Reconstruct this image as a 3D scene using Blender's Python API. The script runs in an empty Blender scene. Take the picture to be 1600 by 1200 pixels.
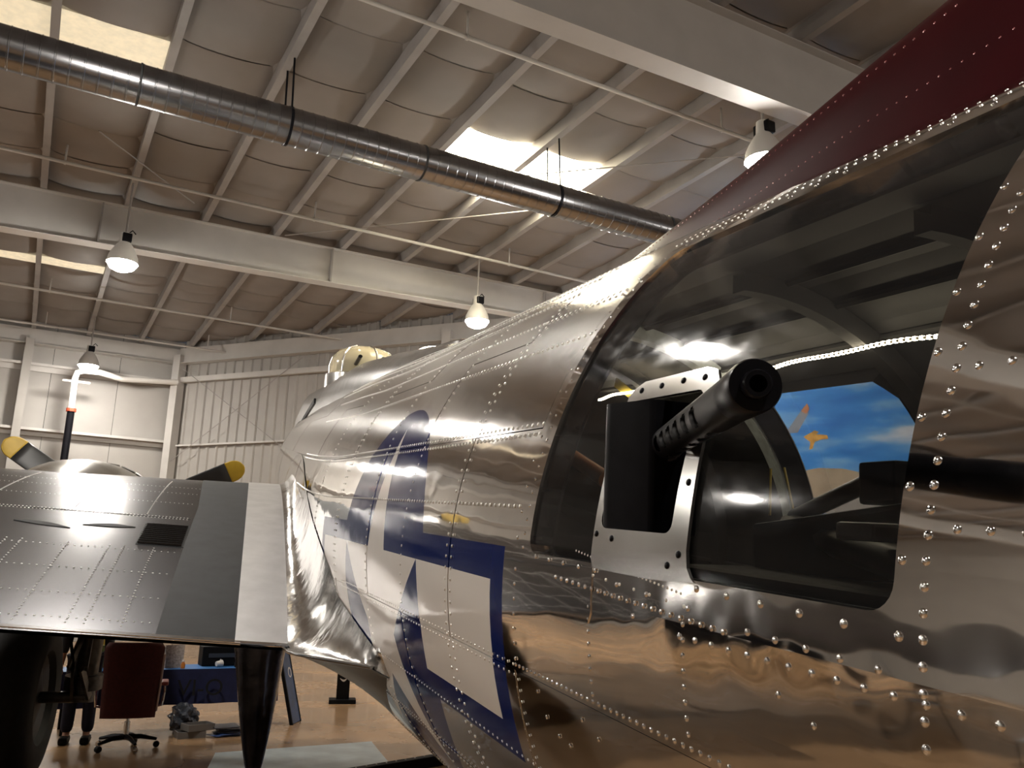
import bpy, bmesh, math, random
from mathutils import Vector, Matrix
from mathutils.geometry import delaunay_2d_cdt
random.seed(7)
SC = bpy.context.scene
COL = SC.collection
V = Vector
EYE = 1.75                                   # camera height above the hangar floor

# ------------------------------------------------------------------ camera, world, exposure
cd = bpy.data.cameras.new('camera'); cam = bpy.data.objects.new('camera', cd); COL.objects.link(cam)
cr, cu, cf = V((0.87054345, -0.49150063, 0.0241085)), V((-0.13422691, -0.19003729, 0.97255795)), V((0.47343134, 0.84988997, 0.23140833))
cam.matrix_world = Matrix(((cr.x, cu.x, -cf.x, 0), (cr.y, cu.y, -cf.y, 0), (cr.z, cu.z, -cf.z, EYE), (0, 0, 0, 1)))
cd.sensor_width = 36; cd.lens = 36 * 1340 / 1600; cd.clip_start = .02; cd.clip_end = 300
SC.camera = cam
w = bpy.data.worlds.new('world'); SC.world = w; w.use_nodes = True
w.node_tree.nodes['Background'].inputs[0].default_value = (.9, .92, 1, 1)
w.node_tree.nodes['Background'].inputs[1].default_value = .02
SC.view_settings.view_transform = 'Standard'; SC.view_settings.look = 'None'
SC.view_settings.exposure = 1.32; SC.view_settings.gamma = 1; SC.view_settings.use_curve_mapping = False
LAMP, SKYL = 165, 16

# ------------------------------------------------------------------ materials
MATS = {}
def node(nt, typ, **kw):
    n = nt.nodes.new(typ)
    for k, v in kw.items(): setattr(n, k, v)
    return n
def mat(name, col=(.5, .5, .5), rough=.5, metal=0., var=0., vscale=8., bump=0., bscale=20., emit=None, estr=0., coat=0., rvar=0., stretch=None, spec=None):
    if name in MATS: return MATS[name]
    m = bpy.data.materials.new(name); m.use_nodes = True; nt = m.node_tree
    b = nt.nodes['Principled BSDF']
    b.inputs['Base Color'].default_value = (*col, 1); b.inputs['Roughness'].default_value = rough
    b.inputs['Metallic'].default_value = metal; b.inputs['Coat Weight'].default_value = coat
    if spec is not None: b.inputs['Specular IOR Level'].default_value = spec
    tc = node(nt, 'ShaderNodeTexCoord'); src = tc.outputs['Object']
    if stretch:
        mp = node(nt, 'ShaderNodeMapping'); mp.inputs['Scale'].default_value = stretch
        nt.links.new(src, mp.inputs[0]); src = mp.outputs[0]
    if var or rvar:
        n = node(nt, 'ShaderNodeTexNoise'); n.inputs['Scale'].default_value = vscale; n.inputs['Detail'].default_value = 5
        nt.links.new(src, n.inputs['Vector'])
        if var:
            r = node(nt, 'ShaderNodeMapRange'); r.inputs['From Min'].default_value = .3; r.inputs['From Max'].default_value = .7
            r.inputs['To Min'].default_value = 1 - var; r.inputs['To Max'].default_value = 1 + var
            nt.links.new(n.outputs['Fac'], r.inputs['Value'])
            mx = node(nt, 'ShaderNodeMix', data_type='RGBA', blend_type='MULTIPLY'); mx.inputs['Factor'].default_value = 1
            mx.inputs['A'].default_value = (*col, 1)
            nt.links.new(r.outputs[0], mx.inputs['B']); nt.links.new(mx.outputs['Result'], b.inputs['Base Color'])
        if rvar:
            r = node(nt, 'ShaderNodeMapRange'); r.inputs['From Min'].default_value = .3; r.inputs['From Max'].default_value = .7
            r.inputs['To Min'].default_value = max(.01, rough - rvar); r.inputs['To Max'].default_value = rough + rvar
            nt.links.new(n.outputs['Fac'], r.inputs['Value']); nt.links.new(r.outputs[0], b.inputs['Roughness'])
    if bump:
        n2 = node(nt, 'ShaderNodeTexNoise'); n2.inputs['Scale'].default_value = bscale; n2.inputs['Detail'].default_value = 3
        nt.links.new(src, n2.inputs['Vector'])
        bp = node(nt, 'ShaderNodeBump'); bp.inputs['Strength'].default_value = bump; bp.inputs['Distance'].default_value = .02
        nt.links.new(n2.outputs['Fac'], bp.inputs['Height']); nt.links.new(bp.outputs[0], b.inputs['Normal'])
    if emit: b.inputs['Emission Color'].default_value = (*emit, 1); b.inputs['Emission Strength'].default_value = estr
    MATS[name] = m; return m

class X:                                     # tiny expression builder over Math nodes
    nt = None
    def __init__(s, o): s.o = o
    @staticmethod
    def op(kind, *a):
        n = X.nt.nodes.new('ShaderNodeMath'); n.operation = kind
        for i, v in enumerate(a):
            if isinstance(v, X): X.nt.links.new(v.o, n.inputs[i])
            else: n.inputs[i].default_value = v
        return X(n.outputs[0])
    def __add__(s, v): return X.op('ADD', s, v)
    def __sub__(s, v): return X.op('SUBTRACT', s, v)
    def __mul__(s, v): return X.op('MULTIPLY', s, v)
    def lt(s, v): return X.op('LESS_THAN', s, v)
    def gt(s, v): return X.op('GREATER_THAN', s, v)
    def abs(s): return X.op('ABSOLUTE', s)
    def mn(s, v): return X.op('MINIMUM', s, v)
    def mx(s, v): return X.op('MAXIMUM', s, v)

def skin_material():
    m = bpy.data.materials.new('polished_aluminium_skin'); m.use_nodes = True; nt = m.node_tree; X.nt = nt
    b = nt.nodes['Principled BSDF']
    uv = node(nt, 'ShaderNodeUVMap', uv_map='skin'); sp = node(nt, 'ShaderNodeSeparateXYZ'); nt.links.new(uv.outputs[0], sp.inputs[0])
    r = .69
    x = (X(sp.outputs[0]) - 3.185) * (1 / r); y = (X(sp.outputs[1]) + .22) * (1 / r)
    cnt = None
    for k in range(5):
        a = math.radians(90 + 72 * k)
        t = (x * math.cos(a) + y * math.sin(a)).lt(.3090)
        cnt = t if cnt is None else cnt + t
    star = cnt.gt(3.5)
    rad2 = x * x + y * y
    star = star.mn(rad2.lt(1.02))
    ax = x.abs()
    bar = ax.lt(2.0).mn(y.lt(.309)).mn(y.gt(-.191)).mn(rad2.gt(1.0))
    white = star.mx(bar)
    blue = rad2.lt(1.125 ** 2).mx(ax.lt(2.125).mn(y.lt(.434)).mn(y.gt(-.316)))
    paint = blue.mx(white)
    tc = node(nt, 'ShaderNodeTexCoord')
    n = node(nt, 'ShaderNodeTexNoise'); n.inputs['Scale'].default_value = 30; n.inputs['Detail'].default_value = 6
    nt.links.new(tc.outputs['Object'], n.inputs['Vector'])
    c1 = node(nt, 'ShaderNodeMix', data_type='RGBA'); c1.inputs['A'].default_value = (.90, .875, .845, 1); c1.inputs['B'].default_value = (.005, .016, .11, 1)
    nt.links.new(paint.o, c1.inputs['Factor'])
    c2 = node(nt, 'ShaderNodeMix', data_type='RGBA'); c2.inputs['B'].default_value = (.80, .77, .73, 1)
    nt.links.new(white.o, c2.inputs['Factor']); nt.links.new(c1.outputs['Result'], c2.inputs['A'])
    nt.links.new(c2.outputs['Result'], b.inputs['Base Color'])
    nt.links.new((paint * -1 + 1).o, b.inputs['Metallic'])
    rg = (X(n.outputs['Fac']) * .06) + .02
    rg = rg + paint * .05
    upz = X.op('MULTIPLY', X.op('SMOOTHSTEP' if False else 'MINIMUM', X.op('MAXIMUM', (X(sp.outputs[1]) - .25) * 2.2, 0.), 1.), X(sp.outputs[0]).gt(1.62))
    rg = rg + upz * .13 * (paint * -.8 + 1)
    nt.links.new(rg.o, b.inputs['Roughness'])
    nt.links.new((paint * -.36 + .5).o, b.inputs['Specular IOR Level'])
    # oil-canning of the thin sheet: very low relief
    mp = node(nt, 'ShaderNodeMapping'); mp.inputs['Scale'].default_value = (1.3, 3.2, 3.2); nt.links.new(tc.outputs['Object'], mp.inputs[0])
    n2 = node(nt, 'ShaderNodeTexNoise'); n2.inputs['Scale'].default_value = 2.6; n2.inputs['Detail'].default_value = 1.5
    nt.links.new(mp.outputs[0], n2.inputs['Vector'])
    bp = node(nt, 'ShaderNodeBump'); bp.inputs['Strength'].default_value = .12; bp.inputs['Distance'].default_value = .02
    n3 = node(nt, 'ShaderNodeTexNoise'); n3.inputs['Scale'].default_value = 11; n3.inputs['Detail'].default_value = .5
    nt.links.new(tc.outputs['Object'], n3.inputs['Vector'])
    uu, vv = X(sp.outputs[0]), X(sp.outputs[1])
    band = X.op('MAXIMUM', X.op('SUBTRACT', 1., (vv - .005).abs() * 8.), 0.) * X.op('MINIMUM', X.op('MAXIMUM', X.op('SUBTRACT', 1.25, uu) * 4., 0.), 1.)
    hgt = X(n2.outputs['Fac']) + X(n3.outputs['Fac']) * band * 1.7
    nt.links.new(hgt.o, bp.inputs['Height']); nt.links.new(bp.outputs[0], b.inputs['Normal'])
    MATS['skin'] = m; return m

def plexi_material():
    m = bpy.data.materials.new('scuffed_plexiglass'); m.use_nodes = True; nt = m.node_tree; nt.nodes.remove(nt.nodes['Principled BSDF'])
    out = nt.nodes['Material Output']
    tr = node(nt, 'ShaderNodeBsdfTransparent'); tr.inputs[0].default_value = (.93, .93, .94, 1)
    gl = node(nt, 'ShaderNodeBsdfGlossy'); gl.inputs['Color'].default_value = (.9, .9, .9, 1); gl.inputs['Roughness'].default_value = .06
    tc = node(nt, 'ShaderNodeTexCoord'); mp = node(nt, 'ShaderNodeMapping'); mp.inputs['Scale'].default_value = (4, 9, 9); mp.inputs['Rotation'].default_value = (.3, .5, .6)
    nt.links.new(tc.outputs['Object'], mp.inputs[0])
    n = node(nt, 'ShaderNodeTexNoise'); n.inputs['Scale'].default_value = 4; n.inputs['Detail'].default_value = 8
    nt.links.new(mp.outputs[0], n.inputs['Vector'])
    r = node(nt, 'ShaderNodeMapRange'); r.inputs['From Min'].default_value = .35; r.inputs['From Max'].default_value = .75; r.inputs['To Min'].default_value = .05; r.inputs['To Max'].default_value = .13
    nt.links.new(n.outputs['Fac'], r.inputs['Value']); nt.links.new(r.outputs[0], gl.inputs['Roughness'])
    fr = node(nt, 'ShaderNodeFresnel'); fr.inputs[0].default_value = 1.45
    X.nt = nt; fac = (X(fr.outputs[0]) * .72).mn(.8)
    mix = node(nt, 'ShaderNodeMixShader'); nt.links.new(fac.o, mix.inputs[0]); nt.links.new(tr.outputs[0], mix.inputs[1]); nt.links.new(gl.outputs[0], mix.inputs[2])
    df = node(nt, 'ShaderNodeBsdfDiffuse'); df.inputs[0].default_value = (.85, .85, .88, 1)
    mx2 = node(nt, 'ShaderNodeMixShader'); mx2.inputs[0].default_value = .010; nt.links.new(mix.outputs[0], mx2.inputs[1]); nt.links.new(df.outputs[0], mx2.inputs[2])
    nt.links.new(mx2.outputs[0], out.inputs[0]); MATS['plexi'] = m; return m

def ramp_material(name, stops, scale, detail, stretch, rough=.6, coord='Object', axis=None):
    m = bpy.data.materials.new(name); m.use_nodes = True; nt = m.node_tree; b = nt.nodes['Principled BSDF']; b.inputs['Roughness'].default_value = rough
    tc = node(nt, 'ShaderNodeTexCoord'); mp = node(nt, 'ShaderNodeMapping'); mp.inputs['Scale'].default_value = stretch
    nt.links.new(tc.outputs[coord], mp.inputs[0])
    n = node(nt, 'ShaderNodeTexNoise'); n.inputs['Scale'].default_value = scale; n.inputs['Detail'].default_value = detail
    nt.links.new(mp.outputs[0], n.inputs['Vector'])
    cr_ = node(nt, 'ShaderNodeValToRGB'); el = cr_.color_ramp.elements
    el[0].position, el[0].color = stops[0][0], (*stops[0][1], 1); el[1].position, el[1].color = stops[-1][0], (*stops[-1][1], 1)
    for p, c in stops[1:-1]: e = el.new(p); e.color = (*c, 1)
    nt.links.new(n.outputs['Fac'], cr_.inputs[0]); nt.links.new(cr_.outputs[0], b.inputs['Base Color'])
    MATS[name] = m; return m

SKIN = skin_material(); PLEXI = plexi_material()
ALU = mat('bare_aluminium', (.66, .65, .63), .22, 1, var=.06, vscale=5, rvar=.03)
RIVM = mat('rivet_metal', (.86, .85, .83), .13, 1)
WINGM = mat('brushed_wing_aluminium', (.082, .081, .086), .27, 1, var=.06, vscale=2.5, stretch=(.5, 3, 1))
FAIR = mat('fairing_aluminium', (.72, .71, .69), .17, 1, var=.08, vscale=6, bump=.5, bscale=5, rvar=.06)
WALK = mat('dark_walkway_coating', (.014, .015, .018), .62, 0, var=.25, vscale=9, spec=.2)
GUNM = mat('blued_gun_steel', (.008, .008, .010), .30, .2, var=.2, vscale=30, spec=.09)
BLACK = mat('flat_black', (.005, .005, .006), .6, spec=.15)
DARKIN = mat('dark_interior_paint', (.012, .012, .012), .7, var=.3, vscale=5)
RED = mat('dark_red_paint', (.036, .002, .004), .34, 0, var=.12, vscale=4, spec=.08)
WHITE = mat('white_steel_paint', (.50, .48, .455), .5, var=.06, vscale=2)
PURL = mat('purlin_paint', (.31, .29, .275), .55, var=.1, vscale=2)
INSUL = mat('vinyl_insulation', (.245, .218, .20), .6, var=.10, vscale=.9, bump=.25, bscale=1.6)
WALLM = mat('wall_sheet', (.36, .34, .315), .55, var=.06, vscale=1.2)
RUBBER = mat('tyre_rubber', (.011, .011, .012), .75, var=.3, vscale=20)
CHROME = mat('chrome', (.75, .75, .76), .12, 1)

# ------------------------------------------------------------------ mesh helpers
def obj(name, verts, faces, m, parent=None, smooth=False, normals=None, uv=None):
    me = bpy.data.meshes.new(name); me.from_pydata([tuple(v) for v in verts], [], faces); me.update()
    if m: me.materials.append(m)
    if smooth or normals: me.polygons.foreach_set('use_smooth', [True] * len(me.polygons))
    if uv:
        l = me.uv_layers.new(name='skin')
        for lp in me.loops: l.data[lp.index].uv = uv[lp.vertex_index]
    if normals: me.normals_split_custom_set_from_vertices([tuple(n) for n in normals])
    o = bpy.data.objects.new(name, me); COL.objects.link(o)
    if parent: o.parent = parent
    return o
def tag(o, label, cat, group=None, kind=None):
    o['label'] = label
    if cat: o['category'] = cat
    if group: o['group'] = group
    if kind: o['kind'] = kind
    return o
def struct(o, label=None):
    o['kind'] = 'structure'
    if label: o['label'] = label
    return o
def empty(name, loc=(0, 0, 0), rz=0, parent=None):
    o = bpy.data.objects.new(name, None); o.empty_display_size = .1; COL.objects.link(o); o.location = loc; o.rotation_euler = (0, 0, rz)
    if parent: o.parent = parent
    return o
def copy_tree(o, parent=None):
    c = o.copy(); COL.objects.link(c); c.parent = parent
    for ch in list(o.children): copy_tree(ch, c)
    return c

class MB:
    def __init__(s): s.v = []; s.f = []
    def add(s, vs, fs):
        n = len(s.v); s.v += [V(v) for v in vs]; s.f += [tuple(i + n for i in f) for f in fs]; return s
    def box(s, c, d, rot=None, bev=0):
        c = V(c); x, y, z = d[0] / 2, d[1] / 2, d[2] / 2
        if bev:
            b = min(bev, x * .9, y * .9, z * .9); vs = []; bm = bmesh.new(); bmesh.ops.create_cube(bm, size=1)
            for v in bm.verts: v.co = V((v.co.x * 2 * x, v.co.y * 2 * y, v.co.z * 2 * z))
            bmesh.ops.bevel(bm, geom=list(bm.edges), offset=b, segments=2, profile=.6, affect='EDGES')
            bm.verts.index_update(); vs = [v.co.copy() for v in bm.verts]; fs = [tuple(v.index for v in f.verts) for f in bm.faces]; bm.free()
        else:
            vs = [V((a * x, b * y, e * z)) for a in (-1, 1) for b in (-1, 1) for e in (-1, 1)]
            fs = [(0, 1, 3, 2), (4, 6, 7, 5), (0, 4, 5, 1), (2, 3, 7, 6), (0, 2, 6, 4), (1, 5, 7, 3)]
        if rot is not None: vs = [rot @ v for v in vs]
        return s.add([v + c for v in vs], fs)
    def beam(s, a, b, wd, ht, up=V((0, 0, 1))):
        a, b = V(a), V(b); d = (b - a); L = d.length; d.normalize(); sd = d.cross(up).normalized(); u2 = sd.cross(d)
        R = Matrix((d, sd, u2)).transposed()
        return s.box((a + b) / 2, (L, wd, ht), R)
    def tube(s, pts, rad, n=10, caps=True):
        pts = [V(p) for p in pts]; N = len(pts); rs = rad if isinstance(rad, (list, tuple)) else [rad] * N
        rings = []; up = None
        for i, p in enumerate(pts):
            t = (pts[min(i + 1, N - 1)] - pts[max(i - 1, 0)])
            if t.length < 1e-9: t = pts[-1] - pts[0]
            t.normalize()
            if up is None: up = t.orthogonal().normalized()
            up = (up - t * up.dot(t)).normalized(); sd = t.cross(up)
            rings.append([p + (up * math.cos(2 * math.pi * k / n) + sd * math.sin(2 * math.pi * k / n)) * rs[i] for k in range(n)])
        vs = [v for r in rings for v in r]; fs = []
        for i in range(N - 1):
            for k in range(n): fs.append((i * n + k, i * n + (k + 1) % n, (i + 1) * n + (k + 1) % n, (i + 1) * n + k))
        if caps: fs.append(tuple(range(n))[::-1]); fs.append(tuple((N - 1) * n + k for k in range(n)))
        return s.add(vs, fs)
    def lathe(s, prof, o=(0, 0, 0), ax=(0, 0, 1), n=24):
        o = V(o); ax = V(ax).normalized(); up = ax.orthogonal().normalized(); sd = ax.cross(up); vs = []; fs = []
        for r, h in prof:
            for k in range(n): a = 2 * math.pi * k / n; vs.append(o + ax * h + (up * math.cos(a) + sd * math.sin(a)) * max(r, 1e-4))
        for i in range(len(prof) - 1):
            for k in range(n): fs.append((i * n + k, i * n + (k + 1) % n, (i + 1) * n + (k + 1) % n, (i + 1) * n + k))
        return s.add(vs, fs)
    def build(s, name, m, parent=None, smooth=False):
        o = obj(name, s.v, s.f, m, parent)
        if smooth:
            me = o.data; me.polygons.foreach_set('use_smooth', [True] * len(me.polygons))
            try: me.set_sharp_from_angle(angle=math.radians(40))
            except Exception: pass
        return o

def inside(p, poly):
    x, y = p; c = False; j = len(poly) - 1
    for i in range(len(poly)):
        xi, yi = poly[i]; xj, yj = poly[j]
        if (yi > y) != (yj > y) and x < (xj - xi) * (y - yi) / (yj - yi) + xi: c = not c
        j = i
    return c
def rrect(a0, a1, b0, b1, ra, rb, n=5, step=None):
    """rounded rectangle outline, radius ra along a and rb along b"""
    out = []
    for ca, cb, q in ((a1 - ra, b1 - rb, 0), (a0 + ra, b1 - rb, 1), (a0 + ra, b0 + rb, 2), (a1 - ra, b0 + rb, 3)):
        for i in range(n + 1):
            t = (q + i / n) * math.pi / 2; out.append((ca + ra * math.cos(t), cb + rb * math.sin(t)))
    return out
def densify(poly, da, db):
    out = []
    for i in range(len(poly)):
        p, q = poly[i], poly[(i + 1) % len(poly)]
        k = max(1, math.ceil(max(abs(p[0] - q[0]) / da, abs(p[1] - q[1]) / db)))
        out += [(p[0] + (q[0] - p[0]) * j / k, p[1] + (q[1] - p[1]) * j / k) for j in range(k)]
    return out
def cdt(outer, holes, da, db):
    """triangulate a polygon with holes in the (a, b) plane with an inner grid of points"""
    outer = densify(outer, da, db); holes = [densify(h, da, db) for h in holes]
    sc = da / db
    pts = []; edges = []
    for lp in [outer] + holes:
        n = len(pts); pts += lp; edges += [(n + i, n + (i + 1) % len(lp)) for i in range(len(lp))]
    a0, a1 = min(p[0] for p in outer), max(p[0] for p in outer); b0, b1 = min(p[1] for p in outer), max(p[1] for p in outer)
    na, nb = max(1, round((a1 - a0) / da)), max(1, round((b1 - b0) / db)); bd = list(pts)
    for i in range(1, na):
        for j in range(1, nb):
            p = (a0 + (a1 - a0) * i / na, b0 + (b1 - b0) * j / nb)
            if inside(p, outer) and not any(inside(p, h) for h in holes) and all(((p[0] - q[0]) / da) ** 2 + ((p[1] - q[1]) / db) ** 2 > .12 for q in bd): pts.append(p)
    r = delaunay_2d_cdt([V((p[0], p[1] * sc)) for p in pts], edges, [], 0, 1e-7)
    vs = [(v.x, v.y / sc) for v in r[0]]; fs = []
    for f in r[2]:
        c = (sum(vs[i][0] for i in f) / len(f), sum(vs[i][1] for i in f) / len(f))
        if inside(c, outer) and not any(inside(c, h) for h in holes): fs.append(tuple(f))
    lines = {}
    for f in fs:
        for i in range(len(f)):
            e = (f[i], f[(i + 1) % len(f)]); lines[e] = 1
    border = [e for e in lines if (e[1], e[0]) not in lines]
    return vs, fs, border

# ------------------------------------------------------------------ hangar shell
XW, XE, YS, YN = -16., 22., -14., 27.75
RZ = 8.75                                     # underside of the purlins
def ymax(x): return min(YN, 27.67 - 1.208 * (x - 3.67))
DG = V((1, -1.208, 0)).normalized(); DN = V((-1.208, -1, 0)).normalized(); DC = V((3.67, 27.67, 0)); DLEN = 18.33 * 1.568
FLOORM = mat('polished_tan_concrete', (.36, .22, .115), .24, 0, var=.22, vscale=.7, rvar=.10, coat=.15)
mb = MB(); mb.add([(XW, YS, 0), (XE, YS, 0), (XE, 5.53, 0), (3.67, 27.67, 0), (3.67, YN, 0), (XW, YN, 0), (XW, YS, -.3), (XE, YS, -.3), (XE, 5.53, -.3), (3.67, 27.67, -.3), (3.67, YN, -.3), (XW, YN, -.3)],
             [(0, 1, 2, 3, 4, 5), (11, 10, 9, 8, 7, 6)] + [(i, (i + 1) % 6, (i + 1) % 6 + 6, i + 6) for i in range(6)])
struct(mb.build('floor', FLOORM), 'polished tan concrete hangar floor')

ceil = struct(empty('ceiling', (0, 0, 0)), 'insulated hangar roof with purlins and rafters')
KX = [-1.955 + 1.437 * k for k in range(-9, 17)]
for x in KX:
    if x < XW or x > XE - .2: continue
    y1 = ymax(x + .1); m = MB(); z = RZ + .0133 * x
    m.box((x - .05, (YS + y1) / 2, z + .12), (.014, y1 - YS, .24)); m.box((x, (YS + y1) / 2, z + .006), (.11, y1 - YS, .014)); m.box((x - .10, (YS + y1) / 2, z + .236), (.10, y1 - YS, .012)); m.box((x + .05, (YS + y1) / 2, z + .02), (.01, y1 - YS, .03))
    m.build('purlin', PURL, ceil)
SKYM = mat('lit_translucent_panel', (.8, .75, .6), .6, emit=(1, .90, .66), estr=SKYL)
SKYD = mat('dim_translucent_panel', (.6, .5, .35), .6, emit=(1, .86, .60), estr=SKYL * .016, var=.2)
SKY = {(5, 0): SKYM, (6, 0): SKYM, (1, 0): SKYD, (0, 0): SKYD, (0, 1): SKYD, (1, 1): SKYD}
def blanket(x0, x1, y0, y1):
    vs = []; fs = []; nx, ny = 10, 5
    ph = random.random() * .02
    for j in range(ny + 1):
        for i in range(nx + 1):
            a = i / nx; b = j / ny; x = x0 + (x1 - x0) * a; yy0 = min(y0, ymax(x) - .01); yy1 = min(y1, ymax(x)); y = yy0 + (yy1 - yy0) * b
            z = RZ + .0133 * x + .235 - (.105 + ph) * math.sin(math.pi * a) ** .6 * (1 - .25 * abs(2 * b - 1) ** 3) + .03 * abs(2 * b - 1) ** 6
            vs.append((x, y, z))
    for j in range(ny):
        for i in range(nx):
            p = j * (nx + 1) + i; fs.append((p, p + nx + 1, p + nx + 2, p + 1))
    obj('insulation_panel', vs, fs, INSUL, ceil, smooth=True)
for gi in range(len(KX) - 1):
    x0, x1 = KX[gi] + .012, KX[gi + 1] - .004
    if x0 < XW - 1 or x1 > XE: continue
    k = gi - 9                                # purlin index left of the gap
    inview = -2 < x0 < 20
    for by0, by1 in ((-13.9, -3.2), (-3.2, 7.0), (7.0, 17.2), (17.2, 27.7)):
        if by0 > ymax(x0) - .05: continue
        n = 7 if (inview and by0 > 0) else 1
        segs = [(by0 + (by1 - by0) * i / n, by0 + (by1 - by0) * (i + 1) / n) for i in range(n)]
        sk = SKY.get((k, 0)) if by0 == 7.0 else SKY.get((k, 1)) if by0 == 17.2 else None
        if sk:
            a, b = (11.45, 13.3) if by0 == 7.0 else (21.6, 22.1)
            segs = [(7.0, 8.5), (8.5, 10), (10, a), (b, 14.6), (14.6, 15.9), (15.9, 17.2)] if by0 == 7.0 else [(17.2, 18.7), (18.7, 20.2), (20.2, a), (b, 24), (24, 25.8), (25.8, 27.7)]
            zz = RZ + .0133 * x0 + .2
            MB().box(((x0 + x1) / 2, (a + b) / 2, zz), (x1 - x0, b - a, .02)).build('skylight', sk, ceil)
        for a, b in segs:
            if a > ymax(x0) - .05: continue
            blanket(x0, x1, a + .010, b - .010)
# outer roof sheet
mb = MB(); P6 = [(XW, YS), (XE, YS), (XE, 5.53), (3.67, 27.67), (3.67, YN), (XW, YN)]
mb.add([(x, y, RZ + .0133 * x + .26) for x, y in P6] + [(x, y, RZ + .0133 * x + .32) for x, y in P6], [(5, 4, 3, 2, 1, 0), (6, 7, 8, 9, 10, 11)]); mb.build('roof_sheet', WALLM, ceil)
# rafters (welded plate girders under the purlins)
def rafter(y, xa, xb, za, zb):
    t = lambda x: RZ + .0133 * x - .01
    m = MB()
    def slab(p0, p1, p2, p3, dy):              # web quad with thickness
        vs = [V((p[0], y + e * dy, p[1])) for e in (-1, 1) for p in (p0, p1, p2, p3)]
        m.add(vs, [(0, 1, 2, 3), (7, 6, 5, 4), (0, 4, 5, 1), (1, 5, 6, 2), (2, 6, 7, 3), (3, 7, 4, 0)])
    slab((xa, za), (xb, zb), (xb, t(xb)), (xa, t(xa)), .008)
    slab((xa, za - .016), (xb, zb - .016), (xb, zb), (xa, za), .15)
    slab((xa, t(xa) - .016), (xb, t(xb) - .016), (xb, t(xb)), (xa, t(xa)), .13)
    o = m.build('rafter', WHITE, ceil)
    for x in ((.5, 5.02, 10.4) if y > 10 else ()):
        if xa < x < xb - .5:
            z0 = za + (zb - za) * (x - xa) / (xb - xa); MB().box((x, y, (z0 + t(x)) / 2), (.03, .22, t(x) - z0 - .03)).build('stiffener', PURL, o)
    return o
rafter(17.2, XW, 12.3, 7.45, 8.22)
rafter(7.0, XW, 20.7, 7.36, 8.05)
rafter(-3.2, XW, XE, 7.4, 7.9)
for a_, b_ in (((6.3, 12.3), (9.6, 9.2)), ((8.2, 12.4), (3.9, 16.8)), ((12.6, 7.4), (16.2, 2.6)), ((2.0, 16.2), (.2, 14.2))): MB().tube([(a_[0], a_[1], RZ - .02), (b_[0], b_[1], RZ - .02)], .012, 6).build('brace_rod', PURL, ceil)
# north wall: sheets, girts, columns
wn = struct(empty('wall_north', (0, YN, 0)), 'pale sheet metal end wall with girts')
for i in range(11):
    a, b = XW + i * 1.79, XW + (i + 1) * 1.79 - .012
    MB().box(((a + b) / 2, .06, 4.5), (b - a, .03, 9.)).build('wall_panel', WALLM, wn)
for z in (1.9, 3.8, 5.83, 7.7): MB().beam((XW, -.14, z), (3.5, -.14, z), .22, .02).beam((XW, -.03, z - .1), (3.5, -.03, z - .1), .02, .2).beam((XW, -.24, z - .03), (3.5, -.24, z - .03), .015, .07).build('girt', WHITE, wn)
MB().beam((XW, -.12, 8.5), (3.6, -.12, 8.5), .02, .46).beam((XW, -.12, 8.27), (3.6, -.12, 8.27), .3, .02).build('eave_beam', WHITE, wn)
for x in (-10.8, -5.6, -.55): MB().box((x, -.1, 4.2), (.22, .02, 8.4)).box((x, -.3, 4.2), (.22, .015, 8.4)).box((x, -.2, 4.2), (.015, .2, 8.4)).build('column', WALLM, wn)
# diagonal corrugated wall
wd = struct(empty('wall_northeast', (0, 0, 0)), 'pale corrugated metal wall set at an angle')
prof = []
for k in range(3):
    b = k * .33; prof += [(b, 0), (b + .20, 0), (b + .235, .045), (b + .295, .045)]
prof.append((.985, 0))
pv = []; pf = []
for i, (a, h) in enumerate(prof): pv += [(a, h, 0), (a, h, 9.05)]
pf = [(2 * i, 2 * i + 2, 2 * i + 3, 2 * i + 1) for i in range(len(prof) - 1)]
pm = None
ang = math.atan2(DG.y, DG.x)
for i in range(int(DLEN / .99)):
    if pm is None: o = obj('corrugated_sheet', pv, pf, WALLM, wd); pm = o.data
    else: o = bpy.data.objects.new('corrugated_sheet', pm); COL.objects.link(o); o.parent = wd
    o.location = DC + DG * (.02 + i * .99); o.rotation_euler = (0, math.pi * 0, ang); o.scale = (1, -1, 1)
def dpt(a, off, z): return DC + DG * a + DN * off + V((0, 0, z))
MB().beam(dpt(0, .2, 8.5), dpt(DLEN, .2, 8.5), .02, .5).beam(dpt(0, .2, 8.25), dpt(DLEN, .2, 8.25), .26, .02).build('eave_beam', WHITE, wd)
MB().beam(dpt(.1, .2, 7.72), dpt(DLEN, .2, 7.72), .14, .16).build('wall_rail', WHITE, wd)
for z in (2., 4., 5.7): MB().beam(dpt(.1, .1, z), dpt(DLEN, .1, z), .1, .05).build('girt', WHITE, wd)
for a in (.05, 9.2, 18.4): MB().box(dpt(a, .22, 4.25), (.26, .3, 8.5), Matrix.Rotation(ang, 3, 'Z')).build('column', WHITE, wd)
for a0, z0, a1, z1 in ((.2, 8.1, 4.6, 5.2), (.2, 5.2, 4.6, 8.1)): MB().tube([dpt(a0, .3, z0), dpt(a1, .3, z1)], .012, 6).build('brace_cable', PURL, wd)
# remaining walls (behind the camera; seen in the polished skin)
for nm, c, d in (('wall_west', (XW - .05, (YS + YN) / 2, 4.5), (.1, YN - YS, 9.)), ('wall_south', ((XW + XE) / 2, YS - .05, 4.5), (XE - XW, .1, 9.)), ('wall_east', (XE + .05, (YS + 5.53) / 2, 4.6), (.1, 5.53 - YS, 9.2))):
    struct(MB().box(c, d).build(nm, WALLM), 'plain pale hangar wall')

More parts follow.
